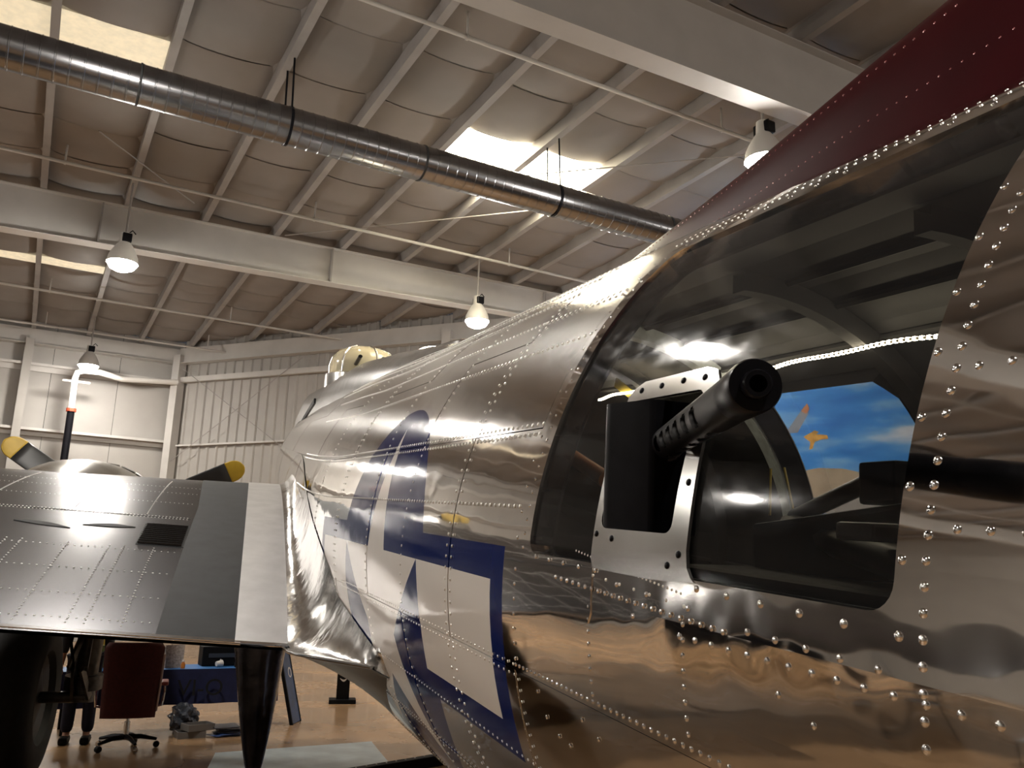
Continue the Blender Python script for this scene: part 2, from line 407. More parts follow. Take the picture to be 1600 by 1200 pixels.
# mural of a painted sky on the angled wall
MURSKY = ramp_material('mural_sky_paint', [(.30, (.022, .21, .70)), (.48, (.055, .33, .86)), (.60, (.22, .52, .92)), (.72, (.78, .87, .97))], 1.1, 7, (.55, .55, 2.2))
MURSAND = mat('mural_sand_paint', (.50, .40, .28), .6, var=.2, vscale=2)
mur = tag(empty('sky_mural', DC + DG * 18 + DN * .45), 'blue sky mural with clouds and painted airplanes behind the fuselage', 'mural')
mur.rotation_euler = (0, 0, ang)
# mural local axes: x along the wall, z up, -y towards the room
def mq(name, pts, y, m, th=.02): 
    n = len(pts); return obj(name, [(a, y, z) for a, z in pts] + [(a, y + th, z) for a, z in pts], [tuple(range(n)), tuple(range(2 * n - 1, n - 1, -1))] + [(i, i + n, (i + 1) % n + n, (i + 1) % n) for i in range(n)], m, mur)
mq('sky_panel', [(-3, 3.6), (7, 3.6), (7, 8.0), (-3, 8.0)], 0, MURSKY, .04)
hill = [(a, 4.25 + .18 * math.sin(a * .9 + 1.1) + .07 * math.sin(a * 2.3)) for a in [-3 + i * .5 for i in range(21)]]
mq('sand_hills', [(-3, 3.62)] + [(7, 3.62)] + hill[::-1], -.006, MURSAND, .005)
mq('white_border', [(-3, 3.2), (7, 3.2), (7, 3.85), (-3, 3.85)], -.02, WALLM, .05)
PG = mat('mural_grey_paint', (.30, .33, .38), .6); PO = mat('mural_orange_paint', (.75, .40, .07), .6, var=.3, vscale=8); PR = mat('mural_rust_paint', (.65, .25, .1), .6)
mq('painted_tail', [(-.16, 5.30), (.10, 5.30), (.36, 5.74), (.33, 5.93), (.20, 5.80)], -.008, PG, .006); mq('painted_tail_tip', [(.20, 5.80), (.30, 5.72), (.38, 5.82), (.34, 5.96)], -.012, PR, .006)
mq('painted_airplane', [(.22, 5.20), (.33, 5.26), (.47, 5.34), (.55, 5.30), (.50, 5.25), (.72, 5.22), (.74, 5.14), (.55, 5.12), (.45, 5.08), (.40, 4.93), (.33, 4.91), (.36, 5.08)], -.008, PO, .006)

# ------------------------------------------------------------------ services under the roof
DUCT = mat('galvanised_duct', (.26, .26, .27), .24, 1, var=.05, vscale=3)
DARKSEAM = mat('dark_seam', (.02, .02, .02), .7)
duct = tag(empty('ventilation_duct', (0, 10.84, 7.84)), 'long round galvanised spiral duct hanging under the roof', 'duct')
dx = [-16, -9.4, -5.6, -1.9, .52, 4.4, 9.0, 15.5]
for a, b in zip(dx, dx[1:]):
    pr = []; n = int((b - a) / .155)
    for i in range(n + 1):
        h = a + (b - a) * i / n; pr += [(.262, h), (.262, h + .012), (.268, h + .018), (.268, h + .03), (.262, h + .036)] if i < n else [(.262, h - .008)]
    MB().lathe(pr, ax=(1, 0, 0), n=28).build('duct_section', DUCT, duct, True)
    MB().lathe([(.255, b - .012), (.272, b - .012), (.272, b + .012), (.255, b + .012)], ax=(1, 0, 0), n=28).build('joint_band', DARKSEAM, duct)
for x in KX:
    if -2 < x < 15 and round((x + 1.955) / 1.437) % 3 == 0:
        MB().tube([(x + .06, -.2, -.1), (x + .03, -.18, RZ + .0133 * x - 7.84)], .014, 6).tube([(x + .06, .2, -.1), (x + .03, .18, RZ + .0133 * x - 7.84)], .014, 6).lathe([(.275, x + .04), (.277, x + .04), (.277, x + .08), (.275, x + .08)], ax=(1, 0, 0), n=24).build('hanger_strap', GUNM, duct)
def pipe(name, label, pts, r, m, hang=None, group=None):
    o = tag(empty(name, pts[0]), label, 'pipe', group); p0 = V(pts[0])
    MB().tube([V(p) - p0 for p in pts], r, 10).build('pipe', m, o, True)
    for h in hang or []: MB().tube([V(h[0]) - p0, V(h[1]) - p0], .016, 6).lathe([(r + .004, -.015), (r + .012, -.015), (r + .012, .015), (r + .004, .015)], V(h[1]) - p0, (1, 0, 0), 12).build('hanger', m, o)
    return o
for y, z, xa, xb, lb in ((8.75, 8.58, -14, 17.6, 'thin sprinkler pipe crossing above the lamp nearest the red fin'), (15.35, 8.58, -14, 13.6, 'thin sprinkler pipe running just in front of the middle rafter'), (23.0, 8.55, -14, 7.2, 'thin sprinkler pipe between middle rafter and end wall'), (26.2, 8.5, -14, 4.7, 'thin sprinkler pipe close to the far end wall')):
    hg = [((x + .3, y, RZ + .2), (x + .3, y, z)) for x in KX if xa < x < xb - .4][::3]
    pipe('sprinkler_pipe', lb, [(xa, y, z + .012 * xa * 0), (xb, y, z)], .03, WHITE, hg, 'sprinkler pipes under the roof')
PVC = mat('white_pipe_paint', (.72, .69, .65), .4)
dn = tag(empty('downpipe', (0, 0, 0)), 'white pipe with elbow and red collar turning dark below, by end wall', 'pipe')
MB().tube([(.72, 26.6, 6.05), (.70, 26.6, 7.2), (.74, 26.58, 7.38), (.9, 26.55, 7.45), (1.3, 26.5, 7.45), (1.9, 26.9, 7.42), (2.4, 27.1, 7.5), (3.5, 27.3, 7.62)], .085, 12).build('upper_run', PVC, dn, True)
MB().lathe([(.1, 0), (.13, 0), (.13, .09), (.1, .09)], (.72, 26.6, 6.75 - .5), (0, 0, 1), 14).build('collar', mat('red_collar', (.35, .05, .02), .5), dn)
MB().tube([(.72, 26.6, 0), (.72, 26.6, 6.3)], .1, 12).build('lower_run', GUNM, dn, True)
MB().tube([(.4, 26.6, 7.12), (1.1, 26.6, 7.12)], .03, 8).build('bracket', PVC, dn)
# high bay lamps
LENS = mat('lamp_lens', (1, 1, 1), .4, emit=(1, .945, .865), estr=LAMP)
def lamp(x, y, z, label):
    o = tag(empty('high_bay_lamp', (x, y, z)), label, 'lamp', 'high bay lamps hung from the roof'); top = RZ + .0133 * x - z
    MB().tube([(0, 0, .5), (0, 0, top)], .02, 8).build('rod', PURL, o)
    MB().tube([(.03, 0, .52), (.10, 0, .6), (.16, 0, .54)], .012, 6).build('hook', GUNM, o)
    MB().lathe([(.0, .52), (.09, .52), (.10, .34), (.13, .30), (.20, .18), (.245, .08), (.268, -.05), (.261, -.05), (.235, .08)], n=28).build('housing', mat('lamp_housing', (.6, .58, .55), .4, .2), o, True)
    MB().box((.02, .0, .42), (.16, .26, .16), bev=.02).build('ballast_box', GUNM, o)
    MB().lathe([(.236, .06), (.250, .0), (.245, -.07), (.20, -.14), (.12, -.18), (.0, -.19)], n=28).build('lens', LENS, o, True)
for x, y, z, lb in ((.90, 16.0, 7.26, 'lit high bay lamp hanging before the middle rafter, far left'), (8.0, 16.0, 7.43, 'lit high bay lamp hanging just above the fuselage ridge'), (.95, 25.5, 7.42, 'small lit lamp near the far end wall above propeller'),
                    (7.95, 7.5, 7.42, 'high bay lamp half hidden behind the red tail fin'), (.25, 8.3, 7.62, 'high bay lamp above the camera, mirrored in window'), (-6.4, 16.6, 7.4, 'high bay lamp ahead of the outer port wing'), (-5.8, 4.0, 7.4, 'added high bay lamp over the outer port wing, filling the port side'),  # lamp over the port wing is unseen, added as fill for the fuselage side
                    (.9, -2.8, 7.4, 'high bay lamp behind the camera above the tail'), (15.2, 3, 7.4, 'high bay lamp over the starboard wing'), (12.2, 12.2, 7.5, 'added high bay lamp brightening the sky mural'), (8.2, -3, 7.4, 'high bay lamp behind the starboard tail'), (-12.5, 12, 7.4, 'high bay lamp by the west wall')): lamp(x, y, z, lb)  # lamp by the mural is unseen, added to brighten the painted sky

# ------------------------------------------------------------------ the bomber
# local frame: x forward along the aft fuselage axis, y to port, z up; station 0 beside the photographer
A = V((.22113765, .97144162, .08601925)); B = V((.97505569, -.22196035, 0)); C = V((-.01909286, -.08387356, .99629347))
FOOT = V((1.60532736, -.17492016, -.1293329 + EYE))
plane = bpy.data.objects.new('bomber_airplane', None); COL.objects.link(plane); plane.empty_display_size = .2
plane.matrix_world = Matrix(((A.x, -B.x, C.x, FOOT.x), (A.y, -B.y, C.y, FOOT.y), (A.z, -B.z, C.z, FOOT.z), (0, 0, 0, 1)))
tag(plane, 'polished aluminium vintage bomber with star insignia, waist gun and dark red dorsal fin', 'airplane')
def rad_(s):
    if s <= 5: return .9518 + .06307 * s
    r = 1.267 + .063 * (1 - math.exp(-(s - 5)))
    if s > 16: r *= math.sqrt(max(.02, 1 - ((s - 16) / 4.05) ** 2))
    return r
def zc(s): return 0 if s <= 4.5 else .07 * ((s - 4.5) - (1 - math.exp(-(s - 4.5))))
def surf(s, th, off=0.):
    a = math.radians(th); r = rad_(s) + off; return V((s, r * math.cos(a), zc(s) + r * math.sin(a)))
def nrm(s, th):
    a = math.radians(th); e = .02; d = (rad_(s + e) - rad_(s - e)) / (2 * e); zd = (zc(s + e) - zc(s - e)) / (2 * e)
    return V((-d - zd * math.sin(a), math.cos(a), math.sin(a))).normalized()
def skin_patch(name, outer, holes, off, m, da=.06, db=2.5, lip=.004, hlip=None, parent=plane, smooth_only=False):
    vs, fs, border = cdt(outer, holes, da, db)
    P = [surf(s, t, off) for s, t in vs]; N = [nrm(s, t) for s, t in vs]; U = [(s, math.radians(t) * 1.154) for s, t in vs]
    # orientation outwards
    F = []
    for f in fs:
        n = (P[f[1]] - P[f[0]]).cross(P[f[2]] - P[f[0]])
        F.append(f if n.dot(N[f[0]]) > 0 else f[::-1])
    hb = [(min(p[0] for p in h) - 1e-3, max(p[0] for p in h) + 1e-3, min(p[1] for p in h) - .05, max(p[1] for p in h) + .05) for h in holes]
    for a, b in border:
        mid = ((vs[a][0] + vs[b][0]) / 2, (vs[a][1] + vs[b][1]) / 2); L = lip
        if hlip and any(h[0] < mid[0] < h[1] and h[2] < mid[1] < h[3] for h in hb): L = hlip
        pa, pb = P[a], P[b]; qa, qb = surf(*vs[a], off - L), surf(*vs[b], off - L); n0 = len(P)
        sn = ((pb - pa).cross(qa - pa)).normalized(); c = V((vs[a][0] - 0, 0, 0))
        P += [pa.copy(), pb.copy(), qb, qa]; N += [sn] * 4; U += [U[a], U[b], U[b], U[a]]; F.append((n0, n0 + 1, n0 + 2, n0 + 3))
    return obj(name, P, F, m, parent, normals=N, uv=U)
def rect(s0, s1, t0, t1): return [(s0, t0), (s1, t0), (s1, t1), (s0, t1)]
WIN = rrect(.562, 1.568, 3.75, 46.6, .035, 1.9, 6)
FIN = rrect(1.0, 1.238, 7.2, 20.2, .02, 1.0, 4)          # opening for the gun inside the mount frame
SWIN = [(2.62, 132.5), (2.55, 138), (2.55, 174), (2.62, 176), (3.6, 176), (3.66, 173), (3.66, 135), (3.6, 132)]
g = .0012
cols = [-9, -5, -2.5, -.6, 1.655, 2.16, 2.76, 3.35, 4.2, 5.03, 5.9, 7.5, 10, 13, 16, 18, 20]
rows = [-90, -55, -32, -10, 18.8, 36, 60, 90, 122, 161, 190, 225, 270]
srows = [90, 120, 190, 225, 270]
for ci in range(len(cols) - 1):
    s0, s1 = cols[ci] + g, cols[ci + 1] - g
    near = -3 < s0 < 5; da = .06 if near else .3
    if s0 > 15.9: da = .15
    rr = list(rows)
    if -.61 < s0 < 0: rr = [-90, -55, -32, -10, 50.5, 90, 122, 161, 190, 225, 270]
    if 2.1 < s0 < 4: rr = [-90, -55, -32, -10, 18.8, 36, 60, 90] + ([] if s0 > 2.5 else [120, 190, 225, 270])
    for ri in range(len(rr) - 1):
        t0, t1 = rr[ri] + .06, rr[ri + 1] - .06
        if 2.1 < s0 < 2.5 and t0 > 90: continue
        if 2.7 < s0 < 4 and t0 > 90: continue
        off = .0 if (ci + ri) % 2 else .0014
        db = 2.5 if (near and t1 < 95) else 6
        if -.61 < s0 < 0 and ri == 3: skin_patch('window_skin_panel', rect(s0, s1, t0, t1), [WIN], .0014, SKIN, .05, 2.0, hlip=.05)
        else: skin_patch('skin_panel', rect(s0, s1, t0, t1), [], off, SKIN, da, db)
for t0, t1 in ((90, 120), (120, 190), (190, 225), (225, 270)):
    skin_patch('skin_panel', rect(2.16 + g, 4.2 - g, t0 + .06, t1 - .06), [SWIN] if t0 == 120 else [], .0, SKIN, .12, 4, hlip=.006)
MB().lathe([(.37, 0), (.30, -.25), (.15, -.45), (0, -.5)], surf(-9, 0) - V((0, rad_(-9), 0)), (1, 0, 0), 28).build('tail_cone', ALU, plane, True)
skin_patch('doubler_plate', [(1.668, 3.1), (1.652, -3.9), (1.54, -3.5), (1.30, -2.5), (1.262, -2.0), (1.252, -1.0), (1.252, 3.3)], [], .0032, SKIN, .04, 1.5, .003)
# interior lining with the two window openings
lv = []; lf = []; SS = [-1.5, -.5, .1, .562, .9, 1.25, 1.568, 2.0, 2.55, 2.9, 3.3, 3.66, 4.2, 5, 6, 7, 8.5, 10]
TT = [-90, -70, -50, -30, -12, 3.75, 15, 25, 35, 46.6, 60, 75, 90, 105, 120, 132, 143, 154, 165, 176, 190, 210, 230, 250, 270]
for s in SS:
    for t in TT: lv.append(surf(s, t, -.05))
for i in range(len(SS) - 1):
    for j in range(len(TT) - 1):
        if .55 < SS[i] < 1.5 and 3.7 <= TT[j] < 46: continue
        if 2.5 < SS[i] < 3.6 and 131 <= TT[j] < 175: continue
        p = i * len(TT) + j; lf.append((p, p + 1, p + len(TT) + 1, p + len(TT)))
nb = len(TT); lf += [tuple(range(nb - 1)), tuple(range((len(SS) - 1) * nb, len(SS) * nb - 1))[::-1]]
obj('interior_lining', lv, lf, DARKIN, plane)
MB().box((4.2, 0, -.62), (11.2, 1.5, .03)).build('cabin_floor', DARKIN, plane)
# waist window, gun mount frame and starboard pane
skin_patch('waist_window', rrect(.552, 1.578, 3.3, 47.0, .035, 1.9, 6), [FIN], -.005, PLEXI, .04, 2, .004)
skin_patch('starboard_window', [(2.60, 131.8), (2.53, 137), (2.53, 174.5), (2.6, 176.6), (3.6, 176.6), (3.68, 173), (3.68, 135), (3.6, 131.5)], [], -.012, PLEXI, .15, 6, .004)
FRO = [(.925, 3.55), (1.05, 3.2), (1.250, 3.3), (1.262, 4.2), (1.262, 20.8), (1.25, 21.6), (1.22, 22.3), (1.02, 22.5), (.985, 22.0), (.968, 20.8), (.954, 9), (.952, 6.0), (.946, 4.6), (.935, 3.9)]
fr = skin_patch('gun_mount_frame', FRO, [FIN], .0035, ALU, .04, 1.5, .005)
RIV = MB().lathe([(1, 0), (.93, .26), (.62, .46), (0, .52)], n=10)
rme = bpy.data.meshes.new('rivet'); rme.from_pydata([tuple(v) for v in RIV.v], [], RIV.f); rme.materials.append(RIVM); rme.polygons.foreach_set('use_smooth', [True] * len(rme.polygons))
bme = rme.copy(); bme.materials.clear(); bme.materials.append(GUNM)
def frame_at(s, t, off, r):
    n = nrm(s, t); x = V((1, 0, 0)); x = (x - n * x.dot(n)).normalized(); y = n.cross(x); p = surf(s, t, off)
    return Matrix(((x.x * r, y.x * r, n.x * r, p.x), (x.y * r, y.y * r, n.y * r, p.y), (x.z * r, y.z * r, n.z * r, p.z), (0, 0, 0, 1)))
def rivet(s, t, r=.005, off=.0012, me=None, parent=plane, name='rivet'):
    o = bpy.data.objects.new(name, me or rme); COL.objects.link(o); o.parent = parent; o.matrix_local = frame_at(s, t, off, r); return o
for s, t in ((1.22, 21.3), (1.15, 21.4), (1.08, 21.5), (1.015, 21.4), (.976, 17), (.974, 11.6), (.972, 5.6), (1.00, 4.6), (1.19, 6.3), (1.25, 6.6)): rivet(s, t, .0058, .0035, bme, fr, 'bolt')
L = []
def row(s0, t0, s1, t1, step, r=.005, off=.0012):
    ln = math.hypot(s1 - s0, math.radians(t1 - t0) * rad_((s0 + s1) / 2)); n = max(1, round(ln / step))
    for i in range(n + 1): L.append((s0 + (s1 - s0) * i / n, t0 + (t1 - t0) * i / n, r, off))
row(.527, 46, .522, -6, .0245, .0052); row(.557, 41.5, .553, 2.6, .078, .0054)
row(.497, 18.5, .09, 18.5, .037, .0048); row(.490, 8.85, .09, 8.9, .035, .0048)
row(.92, 3.15, .63, 2.7, .072, .0054); row(1.41, 1.7, .85, .4, .0265, .0043, .003)
row(1.52, 3.4, 1.24, 3.1, .068, .0044, .003); row(.96, -.8, .44, -.75, .041, .0048); row(.80, .8, .58, .5, .056, .0048)
row(.952, .2, .95, -8.2, .0215, .0044); row(1.262, -.4, 1.26, -8.6, .0205, .0044); row(1.632, 1.6, 1.638, -8.6, .034, .0042, .003)
row(1.645, -9.35, .36, -9.2, .0225, .0043)
row(1.603, 4.2, 1.603, 46, .029, .0038); row(1.642, 5.2, 1.642, 45.5, .055, .0038)
row(1.55, 47.9, .35, 48.6, .075, .0050)
row(.39, 34, .39, -3, .07, .0046)
for s, t in ((1.53, -11.2), (1.5, -13.6), (1.45, -15), (1.40, -15.3), (1.32, -11.7), (1.26, -12.8), (.74, -2.8), (.68, -4), (.44, -3.5), (.40, 1.6), (1.10, -.2), (1.16, 2.2), (1.06, 1.9), (.94, 1.5)): L.append((s, t, .0044, .0012))
print('near rivets', len(L))
for s, t, r, off in L[:300]: rivet(s, t, r, off)
# the small far rivets: one mesh
SR = MB(); r8 = MB().lathe([(1, 0), (.75, .38), (0, .55)], n=7)
far = L[300:]
def frow(s0, t0, s1, t1, step, r=.0036): 
    ln = math.hypot(s1 - s0, math.radians(t1 - t0) * 1.1); n = max(1, round(ln / step))
    for i in range(n + 1): far.append((s0 + (s1 - s0) * i / n, t0 + (t1 - t0) * i / n, r, .0014))
for s in (2.135, 2.185, 2.735, 3.375, 4.175, 4.225, 5.03): frow(s, -60, s, 86, .03, .0048 if s < 3 else .0055)
for t in (8.9, 18.1, 19.4, 32.6, 40.5): frow(1.66, t, 7, t, .034, .0052)
for t in (47.5, 52, 55.5, 62, 68): frow(2.17, t, 8, t, .036, .0068)
for t in (49.9, 51.5): frow(-.5, t, 1.65, t, .024, .003)
for t in (-9.4, -10.6, -21, -31.5, -32.5, -45): frow(1.66, t, 4.0, t, .034, .0034)
for t in (-21, -32, -45, 25, 30): frow(-.5, t, .33 if t > 0 else 1.6, t, .03, .0036)
frow(1.33, 4.7, .96, 2.55, .013, .0022); frow(1.64, -11, 1.60, -45, .024, .0032); frow(.95, -11, .95, -40, .024, .0034); frow(1.25, 2.6, .95, 1.6, .05, .003)
for s, t, r, off in far:
    M4 = frame_at(s, t, off, r); SR.add([M4 @ v for v in r8.v], r8.f)
o = SR.build('small_rivets', mat('dull_rivet_metal', (.88, .86, .82), .42, .85), plane, True); o['kind'] = 'stuff'

# waist gun
gun = empty('machine_gun', (0, 0, 0), 0, plane)
G0 = V((1.135, .955, .274)); G1 = V((.562, 1.143, .2825)); gd = (G1 - G0).normalized(); GL = (G1 - G0).length
def jacket(p0, d, L, r, nseg=48, nl=75):
    up = d.orthogonal().normalized(); up = (V((0, 0, 1)) - d * d.z).normalized(); sd = d.cross(up); vs = []; fs = []
    for i in range(nl + 1):
        for k in range(nseg):
            a = 2 * math.pi * k / nseg; vs.append(p0 + d * (L * i / nl) + (up * math.cos(a) + sd * math.sin(a)) * r)
    for i in range(nl):
        rng = i // 7; inr = i % 7
        for k in range(nseg):
            ph = (k + 3) % 12
            if 3 <= i < nl - 12 and inr in (1, 2, 3, 4) and (1 <= ph <= 8 if inr in (2, 3) else 2 <= ph <= 7): continue
            fs.append((i * nseg + k, i * nseg + (k + 1) % nseg, (i + 1) * nseg + (k + 1) % nseg, (i + 1) * nseg + k))
    return vs, fs
vs, fs = jacket(G0 - gd * .16, gd, GL + .10, .0262); jk = obj('barrel_jacket', vs, fs, GUNM, gun, smooth=True)
MB().tube([G0 - gd * .3, G1 - gd * .03], .019, 20).build('barrel', BLACK, gun, True)
MB().lathe([(.024, -.075), (.0268, -.07), (.0275, -.03), (.0278, -.005), (.0262, 0), (.0150, 0), (.0146, .009), (.0132, .011), (.0088, .011), (.0084, -.03), (0, -.03)], G1, gd, 36).build('muzzle_booster', GUNM, gun, True)
MB().tube([G0 - gd * .02, G0 + gd * .012], [.036, .030], 24).build('trunnion_sleeve', mat('worn_steel', (.16, .15, .16), .35, .8), gun, True)
MB().box(G0 - gd * .42, (.55, .10, .13), gd.to_track_quat('X', 'Z').to_matrix(), .01).build('receiver', GUNM, gun)
# black curved shield plate standing proud beside the barrel
SHP = [(1.250, .90), (1.250, .998), (1.246, 1.012), (1.238, 1.021), (1.226, 1.024), (1.214, 1.021), (1.128, .990), (1.122, .986), (1.120, .980), (1.128, .90)]
n = len(SHP); sv = [(a_, b_, z) for z in (.124, .346) for a_, b_ in SHP]
sf = [(k, k + 1, k + 1 + n, k + n) for k in range(n - 1)] + [(n - 1, 0, n, 2 * n - 1), tuple(range(n))[::-1], tuple(range(n, 2 * n))]
o = obj('gun_shield', sv, sf, GUNM, plane, smooth=True)
o.data.set_sharp_from_angle(angle=math.radians(38))
def ring(name, outline, o0, o1, m):
    pts_ = densify(outline, .1, 4); N_ = len(pts_); obj(name, [surf(a_, b_, o0) for a_, b_ in pts_] + [surf(a_, b_, o1) for a_, b_ in pts_], [(i, (i + 1) % N_, (i + 1) % N_ + N_, i + N_) for i in range(N_)], m, plane)
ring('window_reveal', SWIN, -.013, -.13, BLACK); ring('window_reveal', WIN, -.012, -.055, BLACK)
# inside: rib, light strip, starboard gun, boxes and cords
RIBM = mat('pale_blue_grey_rib', (.80, .88, .90), .5, var=.15, vscale=20)
for s, wd, m in ((3.735, .045, RIBM), (2.50, .04, DARKIN), (4.6, .04, DARKIN), (1.6, .03, DARKIN)):
    m_ = MB(); vs = []; fs = []
    for i in range(41):
        t = 90 + i * 3.2
        for a, b in ((-wd, -.06), (wd, -.06), (wd, -.13), (-wd, -.13)): vs.append(surf(s + a, t, b))
    for i in range(40):
        for k in range(4): fs.append((i * 4 + k, i * 4 + (k + 1) % 4, i * 4 + 4 + (k + 1) % 4, i * 4 + 4 + k))
    obj('frame_rib', vs, fs, m, plane)
for t in (100, 112, 124, 185, 200):
    MB().tube([surf(s, t, -.065) for s in (0, 2, 4, 6, 8)], .016, 6).build('stringer', DARKIN, plane)
LEDM = mat('light_strip', (.9, .8, .6), .4, emit=(1, .86, .60), estr=10)
m_ = MB(); pts = []
for i in range(120):
    s = 1.7 + i * .031; t = 180 - 57.4 - 1.1 * math.sin(s * 3.1) - .4 * math.sin(s * 9); pts.append(surf(s, t, -.145)); m_.box(pts[-1], (.013, .013, .013))
o = m_.build('light_strip_beads', LEDM, plane); o['kind'] = 'stuff'
MB().tube(pts, .006, 6).build('light_strip_cord', mat('strip_cord', (.5, .45, .35), .5), plane)
TAPE = mat('yellow_tape', (.85, .66, .12), .5)
MB().beam((5.75, -.62, 1.10), (5.05, -.62, 1.13), .01, .05).beam((5.02, -.6, 1.04), (4.62, -.6, .87), .01, .06).build('yellow_strap', TAPE, plane)
MB().tube([(5.5, -.3, .67), (4.4, -.3, .365)], .05, 12).build('orange_tube', mat('orange_paint', (.30, .10, .025), .5, var=.25, vscale=6), plane, True)
for a, b in (((2.755, -.3, .37), (2.76, -.3, .19)), ((2.665, -.3, .37), (2.60, -.3, .19))): MB().tube([a, b], .005, 8).build('bungee_cord', TAPE, plane)
sg = empty('starboard_gun', (0, 0, 0), 0, plane)
MB().tube([(2.60, -.3, .185), (2.19, -.3, .305)], .030, 14).build('receiver_tube', GUNM, sg, True)
MB().tube([(2.62, -.3, .15), (1.6, .0, .05)], .05, 10).build('receiver', GUNM, sg, True)
MB().box((2.085, -.3, .298), (.17, .12, .135), bev=.012).build('ammunition_can', BLACK, plane)
MB().box((2.1, -.3, .10), (1.1, .30, .22), Matrix.Rotation(.10, 3, 'Y'), .02).build('gun_cradle', BLACK, plane)
MB().box((1.80, .02, .145), (.15, .10, .05), bev=.012).build('grey_box', mat('grey_box', (.8, .8, .84), .5), plane)
MB().box((1.9, -.2, -.25), (1.6, .7, .5), bev=.03).build('dark_filler_box', BLACK, plane)  # black filler box added for the dark mass low in the cabin

# dorsal fin in dark red
ZT = [(4.9, 1.262), (4.4, 1.285), (3.365, 1.352), (2.4, 1.408), (1.82, 1.462), (1.45, 1.498), (1.0, 1.548), (.4, 1.63), (-.5, 1.79), (-1.5, 2.02), (-3, 2.55), (-4.5, 3.4), (-6, 4.6), (-7.2, 5.4), (-8.6, 5.5)]
def ztop(s):
    for (a, za), (b, zb) in zip(ZT, ZT[1:]):
        if b <= s <= a: return zb + (za - zb) * (s - b) / (a - b)
    return ZT[-1][1]
vs = []; fs = []; ST = [4.9 - i * .1 for i in range(60)] + [-1.1 - i * .5 for i in range(16)]; NV = 16
for s in ST:
    z0 = rad_(s) - .04; z1 = ztop(s); w0 = .05 + .10 * min(1, (4.9 - s) / 3.2) + .02 * max(0, -s)
    for k in range(NV + 1):
        a = math.pi * k / NV; y = w0 * math.cos(a); q = math.sin(a) ** .8
        flare = 1 + .5 * (1 - q) ** 3
        vs.append((s, y * flare, z0 + (z1 - z0) * q))
for i in range(len(ST) - 1):
    for k in range(NV): p = i * (NV + 1) + k; fs.append((p, p + 1, p + NV + 2, p + NV + 1))
fin = obj('dorsal_fin', vs, fs, RED, plane, smooth=True)
m_ = MB(); e8 = MB().lathe([(1, 0), (.75, .38), (0, .55)], n=7)
for q in (.80, .42):
    s = 4.2
    while s > -1:
        z0 = rad_(s) - .04; z1 = ztop(s); w0 = .05 + .10 * min(1, (4.9 - s) / 3.2) + .02 * max(0, -s); a = math.asin(q ** 1.25); y = w0 * math.cos(a) * (1 + .5 * (1 - q) ** 3)
        for v in [e8.v]: m_.add([V((s, y - .001, z0 + (z1 - z0) * q)) + V((u_.x, u_.z, u_.y)) * .0042 for u_ in e8.v], e8.f)
        s -= .035
o = m_.build('fin_rivets', mat('red_rivets', (.22, .05, .05), .25, .3), fin, True); o['kind'] = 'stuff'

# wing (port wing and its mirror)
def wing_pt(p, x, up):
    sle = 9.8 - .13 * (p - 1.6); ste = 4.2 + .03 * max(0, p - 3); zl = -.17 + .040 * (p - 1.6); zt = -.533 + .058 * (p - 1.6)
    t = max(.09, .168 - .0095 * (p - 1.6)); c = sle - ste; s = sle - x * c
    yt = 5 * t * (.2969 * math.sqrt(max(x, 0)) - .126 * x - .3516 * x * x + .2843 * x ** 3 - .1015 * x ** 4)
    cm = .022; cp = .4; yc = cm / cp ** 2 * (2 * cp * x - x * x) if x < cp else cm / (1 - cp) ** 2 * (1 - 2 * cp + 2 * cp * x - x * x)
    return V((s, p, zl + (zt - zl) * x + c * (yc + (yt if up else -yt * .8))))
def wing_up(s, p, off=0.):
    sle = 9.8 - .13 * (p - 1.6); ste = 4.2 + .03 * max(0, p - 3); v = wing_pt(p, min(1, max(0, (sle - s) / (sle - ste))), True); v.z += off; return v
def wing_sheet(name, p0, p1, np_, m, sgn=1, off=0.):
    vs = []; fs = []; nx = 44; xs = [1 - (1 - math.cos(math.pi * i / nx)) / 2 for i in range(nx + 1)]
    prof = [(x, True) for x in xs] + [(x, False) for x in xs[::-1][1:]]
    for j in range(np_ + 1):
        p = p0 + (p1 - p0) * j / np_
        for x, u_ in prof:
            v = wing_pt(p, x, u_); v.y *= sgn; vs.append(v)
    n = len(prof)
    for j in range(np_):
        for i in range(n - 1): q = j * n + i; fs.append((q, q + n, q + n + 1, q + 1) if sgn > 0 else (q, q + 1, q + n + 1, q + n))
    fs.append(tuple(range(n))); fs.append(tuple(np_ * n + i for i in range(n)))
    o = obj(name, vs, fs, m, plane, smooth=True); o.data.set_sharp_from_angle(angle=math.radians(50)); return o
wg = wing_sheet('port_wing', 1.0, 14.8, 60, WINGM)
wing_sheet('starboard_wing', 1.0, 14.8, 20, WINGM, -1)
def on_wing(name, outline, off, m, da=.1, db=.1, parent=None):
    vs, fs, border = cdt(outline, [], da, db); P = [wing_up(s, p, off) for s, p in vs]; F = [f if (P[f[1]] - P[f[0]]).cross(P[f[2]] - P[f[0]]).z > 0 else f[::-1] for f in fs]
    def nw(q_, p_):
        e = .02; q_ = max(4.24, q_); dx_ = wing_up(q_ + e, p_) - wing_up(q_ - e, p_); dy_ = wing_up(q_, p_ + e) - wing_up(q_, p_ - e); return dx_.cross(dy_).normalized()
    N = [nw(*v) for v in vs]
    for a, b in border:
        n0 = len(P); pa, pb = P[a].copy(), P[b].copy(); qa, qb = pa - V((0, 0, .012)), pb - V((0, 0, .012)); sn = (pb - pa).cross(qa - pa).normalized()
        P += [pa, pb, qb, qa]; N += [sn] * 4; F.append((n0, n0 + 1, n0 + 2, n0 + 3))
    o = obj(name, P, F, m, parent or wg, normals=N); return o
